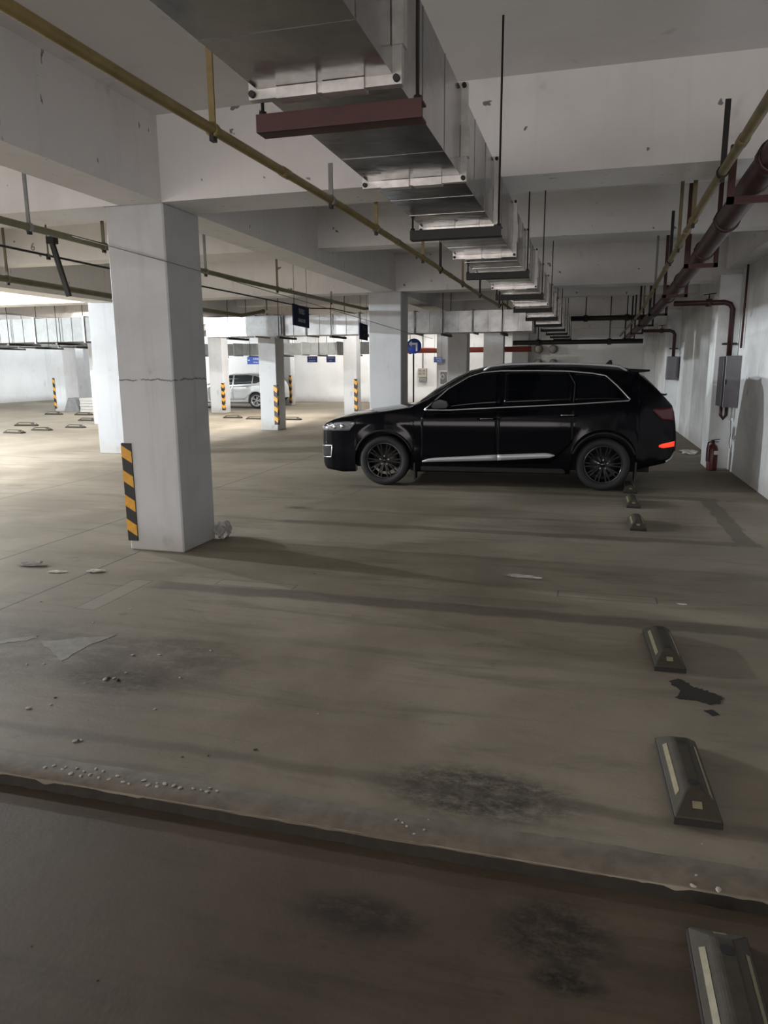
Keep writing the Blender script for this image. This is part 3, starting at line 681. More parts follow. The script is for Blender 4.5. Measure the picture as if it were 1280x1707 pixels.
def build_suv():
    c = Car(SUV)
    A = np.array([-2.72, 9.84]); u = np.array([math.cos(ANG), math.sin(ANG)]); n = np.array([-u[1], u[0]])
    o = A+u*1.5+n*.985
    t = thing('suv', (o[0], o[1], 0), 'glossy black SUV parked side-on on the concrete, one red rear lamp lit', 'car', local=True, rz=ANG)
    part(c.body(), 'body', 'paint', t)
    mb = MB(); mb.box(-.98+.25-1.5, 3.6-1.5, -.72, .72, .24, .8); part(mb, 'underbody', 'under', t)
    wb = ip([(.60,1.075),(.93,1.085),(1.58,1.12),(2.6,1.17),(3.27,1.215)])
    wt = ip([(.60,1.10),(.69,1.17),(.89,1.345),(1.17,1.51),(1.35,1.565),(1.6,1.585),(2.1,1.585),(2.5,1.575),(2.81,1.545),(2.97,1.515),(3.12,1.39),(3.27,1.225)])
    top_pts = [(.575,1.075),(.69,1.175),(.89,1.355),(1.17,1.52),(1.35,1.575),(1.6,1.597),(2.1,1.597),(2.5,1.587),(2.81,1.557),(2.98,1.525),(3.12,1.40),(3.285,1.225),(3.27,1.205),(2.6,1.16),(1.58,1.11),(.93,1.075),(.575,1.075)]
    for side in (-1, 1):
        vis = side < 0
        for nm, a, b in (('front_door_window', .62, 1.60), ('rear_door_window', 1.66, 2.54), ('quarter_window', 2.58, 3.25)):
            part(c.panel(wb, wt, a, b, side, .003, 18, 5, .012), nm, 'glass', t)
        part(c.line(top_pts, side, .006, .011), 'window_trim', 'chrome', t, label='satin chrome strip round the side windows')
        part(c.line([(2.50,1.57),(2.585,1.42),(2.57,1.18)], side, .005, .0055), 'window_divider', 'gblack', t)
        lo1 = ip([(.55,.40),(.72,.34),(1.6,.34),(2.3,.36),(2.55,.62),(2.64,.80)]); hi1 = ip([(.5,1.02),(1.58,1.06),(2.7,1.12)])
        for nm, a, b, hq in (('front_door', .53, 1.582, 1.44), ('rear_door', 1.588, 2.58, 2.50)):
            d = part(c.panel(lo1, hi1, a, b, side, .0025, 24, 9, .0024), nm, 'paint', t)
            hz = .955 if nm == 'front_door' else 1.01
            hb = MB(); y = side*(c.W(hq, hz)+.03)
            hb.tube([(hq-.13-1.5, y-side*.035, hz), (hq-.10-1.5, y, hz+.004), (hq+.09-1.5, y, hz+.008), (hq+.12-1.5, y-side*.035, hz+.006)], .014, 8)
            part(hb, 'door_handle', 'paint', d)
            hb = MB(); hb.tube([(hq-.09-1.5, y+side*.012, hz+.006), (hq+.08-1.5, y+side*.012, hz+.010)], .005, 6); part(hb, 'handle_strip', 'chrome', d)
            tl = ip([(.53,.350),(1.59,.395),(2.30,.445),(2.36,.475)]); th = ip([(.53,.36),(.66,.410),(1.59,.475),(2.26,.508),(2.36,.48)])
            part(c.panel(tl, th, max(a, .55), min(b, 2.35), side, .020, 12, 2, .015), 'sill_trim', 'sillsilver', d, label='satin silver strip low on the door')
        hlz = ip([(-.90,.765),(-.74,.77),(-.50,.775),(-.40,.89)]); hhz = ip([(-.90,.82),(-.72,.885),(-.55,.905),(-.40,.90)])
        h = part(c.panel(hlz, hhz, -.965, -.41, side, .006, 12, 4, .02), 'headlight', 'lens', t, label='clear faceted headlight')
        for q in (-.86, -.74, -.62):
            z = (hlz(q)+hhz(q))/2; y = side*(c.W(q, z)+.009)
            mb = MB(); mb.lathe([(.03, 0), (.026, .007), (.001, .004)], (q-1.5, y, z), (-.5, side, 0), 12); part(mb, 'lamp_reflector', 'lens2', h)
        fz0 = ip([(-.97,.37),(-.80,.39)]); fz1 = ip([(-.97,.53),(-.80,.55)])
        f = part(c.panel(fz0, fz1, -.965, -.79, side, .006, 6, 4, .02), 'air_intake', 'under', t)
        part(c.line([(-.965,.37),(-.965,.535),(-.78,.555),(-.80,.385),(-.965,.37)], side, .008, .011), 'intake_frame', 'chrome', f)
        tl0 = ip([(3.58,1.085),(3.70,.95),(3.86,.935)]); tl1 = ip([(3.58,1.10),(3.7,1.112),(3.84,1.12),(3.865,1.0)])
        part(c.panel(tl0, tl1, 3.585, 3.865, side, .006, 12, 4, .02), 'tail_light', 'tail', t, label='dark red unlit tail light')
        part(c.panel(ip([(3.68,.60),(3.74,.585),(3.89,.60)]), ip([(3.68,.625),(3.74,.645),(3.89,.67)]), 3.685, 3.895, side, .008, 8, 3, .02), 'rear_fog_lamp', 'fogred' if vis else 'tail', t, label='lit red lamp low in the bumper' if vis else None)
        part(c.line([(3.79,.40),(3.85,.44),(3.905,.53)], side, .004, .014), 'exhaust_trim', 'chrome', t)
        mb = MB()
        q0, z0 = .82, 1.155; yb = side*(c.W(q0, z0))
        prof = [(-.13,-.02),(-.10,-.065),(.09,-.06),(.12,-.02),(.10,.06),(.0,.085),(-.10,.05)]
        mb.prism([(q0-1.5+a, z0+b) for a, b in prof], 'y', yb+side*.07, yb+side*.24); mr = part(mb, 'side_mirror', 'paint', t, bevel=.015)
        mb = MB(); mb.box(q0-1.5-.05, q0-1.5+.05, min(yb-side*.02, yb+side*.08), max(yb-side*.02, yb+side*.08), z0-.075, z0-.02); part(mb, 'mirror_arm', 'gblack', mr)
        path = [(q-1.5, side*.655, c.roof_z(q, .655)+.045) for q in np.linspace(1.45, 3.15, 12)]
        path = [(1.36-1.5, side*.655, c.roof_z(1.36, .655)+.0)]+path+[(3.25-1.5, side*.655, c.roof_z(3.25, .655)+.0)]
        mb = MB(); mb.tube(path, .017, 8); part(mb, 'roof_rail', 'sillsilver', t)
        for q, wq in ((0.0, .26), (2.985, .26)): wheel(c, t, q, side, .358, wq, 10)
        for q, z in ((.435, .10), (3.40, .14)):
            mb = MB(); yb = side*.86; mb.box(q-1.5-.008, q-1.5+.012, yb-.11, yb+.11, z, .40); part(mb, 'mud_flap', 'black', t)
        part(c.line([(q, max(c.zl(q), .2)) for q in np.linspace(-.40, .40, 18)], side, .002, .014), 'arch_trim', 'under', t)
        part(c.line([(q, c.zl(q)) for q in np.linspace(2.585, 3.385, 18)], side, .002, .014), 'arch_trim', 'under', t)
        mb = MB(); mb.box(.52-1.5, 2.50-1.5, side*.90-.05, side*.90+.05, .225, .30); part(mb, 'side_step', 'under', t, bevel=.01)
    rows = []
    for i in range(13):
        f = i/12
        r = []
        for k in range(13):
            y = -1+2*k/12; q = .47+(1.14-.47)*f; yy = y*(.72-.10*f); r.append((q-1.5, yy, c.roof_z(q, yy)+.006))
        rows.append(r)
    mb = MB(); mb.grid(rows); part(mb, 'windscreen', 'glass', t)
    mb = MB(); rows = []
    for i in range(9):
        q = 3.515+(3.80-3.515)*i/8; rows.append([(q-1.5, y, c.roof_z(q, y)+.008) for y in np.linspace(-.52, .52, 9)])
    mb.grid(rows); part(mb, 'rear_window', 'glass', t)
    mb = MB(); mb.add([(3.30-1.5,-.58,1.615),(3.30-1.5,.58,1.615),(3.565-1.5,.55,1.60),(3.565-1.5,-.55,1.60),(3.30-1.5,-.58,1.55),(3.30-1.5,.58,1.55),(3.56-1.5,.55,1.575),(3.56-1.5,-.55,1.575)], [(0,1,2,3),(7,6,5,4),(0,3,7,4),(1,5,6,2),(3,2,6,7),(0,4,5,1)])
    part(mb, 'roof_spoiler', 'paint', t, bevel=.008)
    mb = MB(); mb.prism([(3.00-1.5, 1.655), (3.13-1.5, 1.64), (3.11-1.5, 1.735), (3.085-1.5, 1.735)], 'y', -.012, .012); part(mb, 'roof_antenna', 'paint', t)
    mb = MB(); mb.tube([(3.78-1.5, 0, 1.26), (3.84-1.5, -.1, 1.25), (3.80-1.5, -.45, 1.27)], .014, 6); part(mb, 'rear_wiper', 'gblack', t)
    mb = MB(); mb.box(-1.015-1.5, -.99-1.5, -.42, .42, .40, .76); g = part(mb, 'grille', 'gblack', t, bevel=.02)
    for k in range(6):
        mb = MB(); mb.box(-1.03-1.5, -1.0-1.5, -.40, .40, .43+k*.055, .437+k*.055); part(mb, 'grille_slat', 'chrome', g)
    mb = MB(); mb.tube([(3.905-1.5, -.5, .47), (3.925-1.5, 0, .47), (3.905-1.5, .5, .47)], .02, 6); part(mb, 'bumper_trim', 'gblack', t)
build_suv()

# ------------------------------------------------------------------ the silver car far behind
def build_silver():
    c = Car(dict(s0=-.85, s1=3.45, mid=1.3, wheels=(0.0, 2.62), arch=.36, wz=.32,
        zt=[(-.85,.6),(-.8,.72),(-.5,.86),(.2,.98),(.45,1.05),(1.0,1.34),(1.4,1.43),(2.2,1.45),(2.8,1.40),(3.1,1.33),(3.3,1.12),(3.4,.95),(3.45,.6)],
        zl=[(-.85,.4),(-.75,.22),(3.3,.25),(3.45,.42)],
        plan=[(-.85,.55),(-.7,.75),(-.4,.86),(.2,.9),(2.8,.9),(3.2,.84),(3.45,.65)],
        drop=[(-.85,.02),(0,.05),(.45,.05),(.9,.15),(1.4,.07),(2.8,.07),(3.2,.08),(3.45,.02)],
        sec=[(.2,.95),(.5,.99),(.75,1.0),(.9,.975),(1.0,.93),(1.2,.85),(1.4,.72),(1.5,.6)]))
    t = thing('silver_car', (-14.3, 28.4, 0), 'silver hatchback parked by the back wall between two white columns', 'car', local=True, rz=0.0)
    part(c.body(), 'body', 'silver', t)
    mb = MB(); mb.box(-1.9, 1.9, -.62, .62, .2, .75); part(mb, 'underbody', 'under', t)
    wb = ip([(.6,.93),(1.6,.97),(2.6,1.02),(3.0,1.16)]); wt = ip([(.6,.98),(1.05,1.26),(1.4,1.34),(2.2,1.36),(2.6,1.30),(3.0,1.18)])
    for side in (-1, 1):
        for nm, a, b in (('front_window', .66, 1.55), ('rear_window', 1.62, 2.42), ('quarter_window', 2.46, 2.98)):
            part(c.panel(wb, wt, a, b, side, .004, 10, 4, .015), nm, 'darkglass', t)
        lo1 = ip([(.5,.34),(2.1,.36),(2.5,.7)]); hi1 = ip([(.5,.88),(2.6,.95)])
        for nm, a, b in (('front_door', .5, 1.55), ('rear_door', 1.58, 2.45)):
            d = part(c.panel(lo1, hi1, a, b, side, .006, 12, 6, .012), nm, 'silver', t)
            mb = MB(); y = side*(c.W(b-.15, .86)+.02); mb.tube([(b-.25-1.3, y, .86), (b-.08-1.3, y, .87)], .014, 6); part(mb, 'door_handle', 'silver', d)
        for q in (0.0, 2.62): wheel(c, t, q, side, .325, .2, 5, ('tyre', 'sillsilver'))
        part(c.panel(ip([(3.1,.88),(3.4,.86)]), ip([(3.1,.93),(3.4,.96)]), 3.1, 3.38, side, .005, 6, 2, .01), 'tail_light', 'tail', t)
    return t
build_silver()

# ------------------------------------------------------------------ wheel stops
def wheel_stop(label, group=None):
    t = thing('wheel_stop', (0, 0, 0), label, 'wheel stop', group, local=True)
    L_, W_, H_ = .60, .165, .095; e = .032
    def ring(hl, hw, z): return [(-hw,-hl,z),(hw,-hl,z),(hw,hl,z),(-hw,hl,z)]
    vs = ring(L_/2, W_/2, 0)+ring(L_/2, W_/2, e)+ring(L_/2-.085, W_/2-.045, H_-.008)+ring(L_/2-.10, W_/2-.06, H_)
    fs = [(3,2,1,0)]
    for k in range(3):
        b = 4*k; fs += [(b+i, b+(i+1)%4, b+4+(i+1)%4, b+4+i) for i in range(4)]
    fs.append((12,13,14,15))
    mb = MB(); mb.add(vs, fs); b = part(mb, 'block', 'rubber', t, bevel=.004)
    mb = MB(); mb.box(-W_/2-.002, W_/2+.002, -L_/2-.002, L_/2+.002, 0.0, .027); part(mb, 'base_rim', 'rubber2', t)
    for s in (-1, 1):
        # side tape, lying on the sloping side
        def sp(y, k): # k 0..1 up the slope
            x0, z0, x1, z1 = W_/2, e, W_/2-.045, H_-.008
            return (s*(x0+(x1-x0)*k+.0015), y, z0+(z1-z0)*k+.0015)
        q = [sp(-L_/2+.105, .36), sp(L_/2-.105, .36), sp(L_/2-.118, .68), sp(-L_/2+.118, .68)]
        q2 = [(p[0]-s*.006, p[1], p[2]-.006) for p in q]
        mb = MB(); mb.add(q+q2, [(0,1,2,3),(7,6,5,4),(0,4,5,1),(1,5,6,2),(2,6,7,3),(3,7,4,0)]); part(mb, 'reflective_tape', 'refl', t)
        y0 = s*(L_/2-.04); k = .5
        def ep(x, k): return (x, s*(L_/2-.085*k+.0015), e+(H_-.008-e)*k+.0015)
        q = [ep(-.017, .38), ep(.017, .38), ep(.017, .66), ep(-.017, .66)]; q2 = [(p[0], p[1]-s*.006, p[2]-.006) for p in q]
        mb = MB(); mb.add(q+q2, [(0,1,2,3),(7,6,5,4),(0,4,5,1),(1,5,6,2),(2,6,7,3),(3,7,4,0)]); part(mb, 'end_reflector', 'refl', t)
        mb = MB(); mb.lathe([(.021, H_+.0008), (.017, H_+.0012), (.001, H_+.0012)], (0, s*(L_/2-.145), 0), (0, 0, 1), 14)
        part(mb, 'bolt_hole', 'rubber2', t)
    return t
WS = wheel_stop('nearest brown rubber wheel stop, cut off by the bottom right corner')
first = True
for (x, y, z, rz, sc, lb, g) in (
    (.455, 1.80, -.045, .0, 1.0, 'nearest brown rubber wheel stop, cut off by the bottom right corner', None),
    (.46, 2.91, 0, .03, 1.0, 'second-nearest brown wheel stop, just beyond the floor step', None),
    (.505, 4.34, 0, .04, .98, 'brown wheel stop beside the black oil stain', None),
    (.575, 7.95, 0, .0, .95, 'small wheel stop third beyond the oil stain, standing alone right of the wide floor', None),
    (.60, 9.20, 0, .0, .95, 'small wheel stop nearest to the rear wheel of the SUV', None),
    (.62, 10.25, 0, .0, 1.0, 'wheel stop in the shadow tight behind the rear tyre of the SUV', None),
    (-18.98, 22.89, 0, 1.57, 1.1, 'far wheel stop in front of the grey-fronted left column', None),
    (-17.6, 22.78, 0, 1.57, 1.1, 'far wheel stop right of the white stack by the left column', None),
    (-15.53, 20.27, 0, 1.5, 1.05, 'far wheel stop closest to the dark-sided column strip', None),
    (-16.04, 18.13, 0, 1.62, 1.15, 'dusty far wheel stop, the middle left of the cluster at the left edge', None),
    (-14.56, 16.0, 0, 1.5, 1.0, 'leftmost and nearest of the far wheel stops at the left edge', None),
    (-14.41, 16.85, 0, 1.5, 1.0, 'far wheel stop second from the left edge in the front row', None),
    (-14.09, 17.83, 0, 1.5, 1.0, 'rightmost of the three front far wheel stops at the left', None),
    (-11.38, 22.26, 0, 1.57, 1.05, 'far wheel stop before the bright column left of the silver car', None),
    (-10.36, 21.87, 0, 1.57, 1.05, 'far wheel stop between the bright column and the grey-lit column', None),
    (-9.08, 21.82, 0, 1.57, 1.05, 'far wheel stop peeking out right of the grey-lit column', None)):
    o = WS if first else copy_tree(WS); first = False
    o.location = (x, y, z); o.rotation_euler = (0, 0, rz); o.scale = (sc, sc, sc); o['label'] = lb; o['group'] = 'rubber wheel stops'

# ------------------------------------------------------------------ signs
def text_mesh(body, size, mt, parent, name, mtx, thick=.002, ax='CENTER', xs=1.0):
    cu = D.curves.new('lettering', 'FONT'); cu.body = body; cu.size = size; cu.align_x = ax; cu.align_y = 'CENTER'; cu.extrude = thick; cu.resolution_u = 2
    ob = D.objects.new('lettering_tmp', cu); COL.objects.link(ob)
    dg = bpy.context.evaluated_depsgraph_get(); me = D.meshes.new_from_object(ob.evaluated_get(dg)); D.objects.remove(ob)
    me.transform(Matrix.Diagonal((xs, 1, 1, 1))); me.transform(mtx); me.materials.clear(); me.materials.append(M[mt])
    o = D.objects.new(name, me); COL.objects.link(o); o.parent = parent; return o
UP = Matrix.Rotation(math.pi/2, 4, 'X')              # text plane upright, facing -Y
def hanging_sign(loc, rz, wdt, hgt, top, l1, l2, mt, lmt, label, arrow=False):
    t = thing('hanging_sign', loc, label, 'sign', local=True, rz=rz)
    mb = MB(); mb.box(-wdt/2, wdt/2, -.012, .012, -hgt, 0); b = part(mb, 'panel', mt, t, bevel=.004)
    sh = wdt*.09 if arrow else 0
    text_mesh(l1, hgt*.30, lmt, b, 'lettering', Matrix.Translation((sh, -.0135, -hgt*.30)) @ UP, xs=min(1.0, wdt*.8/(hgt*.30*len(l1)*1.0)))
    text_mesh(l2, hgt*.24, lmt, b, 'lettering', Matrix.Translation((sh, -.0135, -hgt*.72)) @ UP, xs=min(1.0, wdt*.8/(hgt*.24*len(l2)*.62)))
    if arrow:
        mb = MB(); x = -wdt*.40; s = hgt*.14; zc = -hgt*.45
        mb.prism([(x-s, zc), (x, zc+s), (x, zc+s*.4), (x+s*1.2, zc+s*.4), (x+s*1.2, zc-s*.4), (x, zc-s*.4), (x, zc-s)], 'y', -.016, -.012); part(mb, 'arrow', lmt, b)
    for sx in (-.4, .4):
        mb = MB(); mb.cyl((sx*wdt, 0, 0), (sx*wdt, 0, top-loc[2]), .004, 6); part(mb, 'hanging_wire', 'cable', t)
hanging_sign((-4.98, 12.55, 2.735), 1.70, 1.12, .36, CZ, '车库出口', 'GARAGE EXIT', 'signnavy', 'signgrey', 'larger dark navy hanging sign with two rows of pale lettering, left of the SUV')
hanging_sign((-4.71, 15.5, 2.57), 1.70, 1.0, .34, CZ, '安全出口', 'EXIT', 'signnavy', 'signdim', 'smaller dark navy hanging sign close to the column behind the SUV')
def at_px(px, py, y):
    c = np.array([px-PP[0], py-PP[1], FPX]); r = R.T @ c; return np.array([0, 0, CAMH])+r*(y/r[1])
for (px0, px1, py0, py1, y, l1, l2, ar, lb) in (
    (412, 440, 595, 607, 24.0, '车库出口', 'Garage exit', True, 'bright blue arrow sign above the silver car'),
    (512, 529, 594, 604, 27.5, '车库出口', 'Garage exit', False, 'blue sign under the lower duct, left one of the far pair'),
    (544, 559, 594, 604, 27.5, '安全出口', 'EXIT', False, 'blue sign under the lower duct, right one of the far pair'),
    (723, 737, 595, 604, 29.0, '消防栓', 'FIRE', False, 'dull purple-blue sign above the white framed cabinet')):
    a, b = at_px(px0, py0, y), at_px(px1, py1, y)
    hanging_sign(((a[0]+b[0])/2, y, a[2]), 0, b[0]-a[0], a[2]-b[2], CZ, l1, l2, 'signblue', 'signwhite', lb, ar)
p = at_px(54, 412, 9.49)
t = thing('beam_number', (p[0], 9.5, p[2]), 'small painted number on the white cross beam at the upper left', 'number', local=True)
text_mesh('6', .16, 'greypaint', t, 'numeral', Matrix.Translation((0, -.0025, 0)) @ UP)
# round turn-left sign on a thin post
p = at_px(690, 577, 19.0); zb = 0
t = thing('round_arrow_sign', (p[0], 19.0, 0), 'round blue sign with a white bent left arrow on a thin pole', 'sign')
rr = .195
mb = MB(); mb.lathe([(.001, -.012), (rr, -.012), (rr, .012), (.001, .012)], (p[0], 19.0, p[2]), (0, 1, 0), 36); dsk = part(mb, 'disc', 'signround', t)
x, z = p[0], p[2]
mb = MB(); mb.prism([(x+.05, z-.13), (x+.095, z-.13), (x+.095, z+.085), (x-.055, z+.085), (x-.055, z+.135), (x-.145, z+.06), (x-.055, z-.015), (x-.055, z+.035), (x+.05, z+.035)], 'y', 18.983, 18.989); part(mb, 'arrow', 'signwhite', dsk)
mb = MB(); mb.cyl((x-.02, 19.03, 0), (x-.02, 19.03, z+.12), .022, 8); part(mb, 'pole', 'dkmetal', t)
mb = MB(); mb.lathe([(.001, .03), (.14, .03), (.16, 0)], (x-.02, 19.03, 0), (0, 0, 1), 16); part(mb, 'pole_base', 'dkmetal', t)

# ------------------------------------------------------------------ wall fittings on the right
t = thing('wall_cabinet', (2.12, 12.5, 1.02), 'grey steel cabinet on the pilaster at the right under the maroon riser', 'cabinet')
mb = MB(); mb.box(2.0, 2.24, 12.30, 12.74, 1.02, 1.78); part(mb, 'cabinet_body', 'boxdk', t, bevel=.006)
mb = MB(); mb.box(2.03, 2.245, 12.27, 12.30, 1.01, 1.79); dd = part(mb, 'cabinet_door', 'box', t, bevel=.004)
mb = MB(); mb.box(2.04, 2.06, 12.255, 12.27, 1.36, 1.43); part(mb, 'door_lock', 'dkmetal', dd)
mb = MB(); mb.tube([(2.05, 12.5, 1.02), (2.05, 12.5, .88), (2.09, 12.5, .82), (2.13, 12.5, .88), (2.13, 12.5, 1.02)], .025, 10); part(mb, 'pipe_bend', 'rpipe', t)
mb = MB(); mb.cyl((2.18, 12.45, .80), (2.18, 12.45, 1.02), .012, 8); mb.cyl((2.21, 12.45, .84), (2.21, 12.45, 1.02), .012, 8); part(mb, 'cable_tail', 'white', t)
mb = MB(); mb.tube([(2.2, 12.45, .80), (2.21, 12.44, .6), (2.2, 12.43, .45), (2.21, 12.43, .36)], .005, 6); part(mb, 'loose_wire', 'cable', t)
t = thing('wall_cabinet', (2.02, 20.05, 1.2), 'small pale grey cabinet on the far pilaster behind the tail of the SUV', 'cabinet')
mb = MB(); mb.box(1.95, 2.17, 20.0, 20.3, 1.28, 1.86); part(mb, 'cabinet_body', 'box', t, bevel=.006)
mb = MB(); mb.box(1.98, 2.16, 19.97, 20.0, 1.30, 1.85); part(mb, 'cabinet_door', 'box', t, bevel=.004)
t = thing('fire_extinguisher', (1.98, 12.5, 0), 'dark red fire extinguisher on the floor at the foot of the right pilaster', 'extinguisher')
mb = MB(); mb.lathe([(.001, 0), (.075, 0), (.08, .02), (.08, .34), (.06, .395), (.028, .42), (.028, .44), (.001, .44)], (1.98, 12.5, 0), (0, 0, 1), 20); part(mb, 'cylinder', 'ext', t)
mb = MB(); mb.cyl((1.98, 12.5, .44), (1.98, 12.5, .475), .02, 10); mb.bar((1.94, 12.5, .475), (2.07, 12.5, .50), .02, .012); mb.bar((1.95, 12.5, .455), (2.06, 12.5, .455), .02, .010); part(mb, 'valve_lever', 'dkmetal', t)
mb = MB(); mb.tube([(1.96, 12.48, .46), (1.90, 12.45, .45), (1.885, 12.44, .35), (1.89, 12.44, .15)], .011, 8); part(mb, 'hose', 'cable', t)
mb = MB(); mb.box(1.99, 2.045, 12.408, 12.422, .26, .32); part(mb, 'label_plate', 'white', t)
# fittings on the back wall
for (px, py, lb) in ((898, 582, 'upper left'), (922, 582, 'upper right'), (897, 606, 'lower left'), (922, 606, 'lower right')):
    p = at_px(px, py, 33.4)
    t = thing('wall_outlet', (p[0], 33.4, p[2]), 'round pale pipe outlet on the back wall above the SUV roof, %s of four' % lb, 'outlet')
    mb = MB(); mb.lathe([(.001, -.16), (.13, -.16), (.15, -.12), (.15, .1)], (p[0], 33.4, p[2]), (0, 1, 0), 20); part(mb, 'cap', 'plaster', t)
    mb = MB(); mb.lathe([(.155, -.03), (.19, -.03), (.19, .1)], (p[0], 33.4, p[2]), (0, 1, 0), 20); part(mb, 'collar', 'greypaint', t)
p = at_px(740, 630, 29.2)
t = thing('hydrant_cabinet', (p[0], 29.3, p[2]-.35), 'white framed fire hydrant cabinet with a dark glass pane beyond the hood', 'cabinet')
x, z = p[0], p[2]
mb = MB(); mb.box(x-.2, x+.2, 29.2, 29.42, z-.3, z+.3); part(mb, 'cabinet_body', 'redpipe', t)
mb = MB(); rect_frame(mb, x-.14, x+.14, z-.24, z+.24, 29.17, .06, .03); part(mb, 'door_frame', 'cabwhite', t)
mb = MB(); mb.box(x-.14, x+.14, 29.165, 29.185, z-.24, z+.24); gp = part(mb, 'glass_pane', 'darkpane', t)
mb = MB(); mb.tube([(x-.05+.07*math.cos(a), 29.16, z+.05+.09*math.sin(a)) for a in np.linspace(0, 6.2, 16)], .018, 6); part(mb, 'hose_coil', 'white', gp)
mb = MB(); mb.cyl((x-.1, 29.3, 0), (x-.1, 29.3, z-.3), .05, 10); part(mb, 'supply_pipe', 'redpipe', t)
column(x-.35, x+.12, 29.42, .5, 'grey narrow column behind the white framed hydrant cabinet')
p = at_px(703, 625, 33.2); x, z = p[0], p[2]
t = thing('electric_box', (x, 33.3, z), 'pale electric box with a conduit on the lit back wall right of the arrow sign', 'box')
mb = MB(); mb.box(x-.2, x+.2, 33.25, 33.49, z-.1, z+.3); part(mb, 'box_body', 'plaster', t, bevel=.01)
mb = MB(); mb.box(x-.16, x+.2, 33.27, 33.49, z-.32, z-.12); part(mb, 'meter', 'greypaint', t, bevel=.01)
for k in range(4):
    mb = MB(); mb.box(x-.15+.18*(k%2), x-.03+.18*(k%2), 33.235, 33.25, z+.02+.13*(k//2), z+.10+.13*(k//2)); part(mb, 'breaker', 'greypaint', t)
mb = MB(); mb.cyl((x, 33.42, z+.3), (x, 33.42, 3.1), .03, 8); part(mb, 'conduit', 'greypaint', t)

# ------------------------------------------------------------------ litter on the floor
def crumple(name, loc, size, mt, label, cat, seed, flat=.45, n=7, bumps=.35, rz=0, group=None):
    rnd = random.Random(seed); rows = []; nu = n; nv = n*2
    for i in range(nu+1):
        th = math.pi*i/nu; r = []
        for j in range(nv):
            ph = 2*math.pi*j/nv; k = 1+rnd.uniform(-bumps, bumps)*(math.sin(th) > .05)
            r.append((size[0]*k*math.sin(th)*math.cos(ph), size[1]*k*math.sin(th)*math.sin(ph), size[2]*(1+k*math.cos(th))*.8))
        rows.append(r)
    mb = MB(); mb.grid(rows, False, True); o = mb.build(name, M[mt]); o.location = loc; o.rotation_euler = (0, 0, rz)
    return tag(o, label, cat, group)
crumple('plastic_bag', (-3.44, 6.40, 0), (.065, .10, .10), 'plastic', 'clear crumpled plastic bag at the back corner of the foreground column', 'bag', 3, n=8)
crumple('plastic_wrapper', (-4.55, 5.05, 0), (.12, .035, .022), 'plastic', 'crumpled clear plastic wrapper on the floor, leftmost of the litter by the column', 'wrapper', 5, rz=.35)
crumple('paper_scrap', (-4.2, 4.92, 0), (.075, .03, .008), 'paper', 'pale crumpled paper scrap between the clear wrapper and the other scrap by the column', 'scrap', 6, rz=.15)
crumple('paper_scrap', (-3.89, 5.01, 0), (.07, .035, .012), 'paper', 'pale crumpled paper scrap nearest to the foreground column', 'scrap', 8, rz=.3)
crumple('plastic_wrapper', (-.43, 5.70, 0), (.13, .03, .016), 'plastic', 'clear crumpled wrapper lying alone in the middle of the floor', 'wrapper', 9, rz=-.05)
crumple('paper_scrap', (.72, 5.29, 0), (.032, .014, .006), 'paper', 'tiny white scrap on the floor beyond the oil-stained wheel stop', 'scrap', 12)
crumple('rag_heap', (1.95, 14.9, 0), (.16, .3, .03), 'paper', 'pale rag heap by the wall behind the rear bumper of the SUV', 'rag', 14)
# oil stain: two flat irregular pools
def pool(pts, name, label, cat, mt, th=.002, rough=.009):
    out = []
    n = len(pts)
    for i in range(n):
        a, b = pts[i], pts[(i+1) % n]
        for k in range(4):
            f = k/4; out.append((a[0]+(b[0]-a[0])*f+random.uniform(-rough, rough), a[1]+(b[1]-a[1])*f+random.uniform(-rough, rough)))
    cx = sum(p[0] for p in out)/len(out); cy = sum(p[1] for p in out)/len(out)
    mb = MB(); mb.prism([(p[0]-cx, p[1]-cy) for p in out], 'z', 0, th); o = mb.build(name, M[mt]); o.location = (cx, cy, 0.0005)
    return tag(o, label, cat)
def gpx(px, py):
    c = np.array([px-PP[0], py-PP[1], FPX]); r = R.T @ c; q = np.array([0, 0, CAMH])-r*(CAMH/r[2]); return (q[0], q[1])
pool([gpx(*q) for q in ((1116,1136),(1128,1132),(1142,1136),(1155,1145),(1170,1150),(1185,1155),(1203,1162),(1201,1174),(1180,1174),(1160,1168),(1138,1166),(1127,1163),(1134,1150),(1122,1145))], 'oil_stain', 'large black oil stain in front of the third wheel stop', 'stain', 'oil')
pool([gpx(*q) for q in ((1172,1185),(1186,1183),(1200,1192),(1188,1194))], 'oil_stain', 'small black oil drip just below the large oil stain', 'stain', 'oil', rough=.003)
pool([gpx(*q) for q in ((68,1070),(130,1063),(192,1059),(140,1080),(106,1102),(86,1085))], 'paint_mark', 'worn white triangular paint mark on the floor at the left', 'mark', 'oldpaint', th=.0012, rough=.012)
pool([gpx(*q) for q in ((0,1068),(40,1062),(66,1060),(60,1064),(30,1070),(0,1073))], 'paint_mark', 'worn pale paint streak at the left edge beside the triangle', 'mark', 'oldpaint', th=.0012, rough=.012)
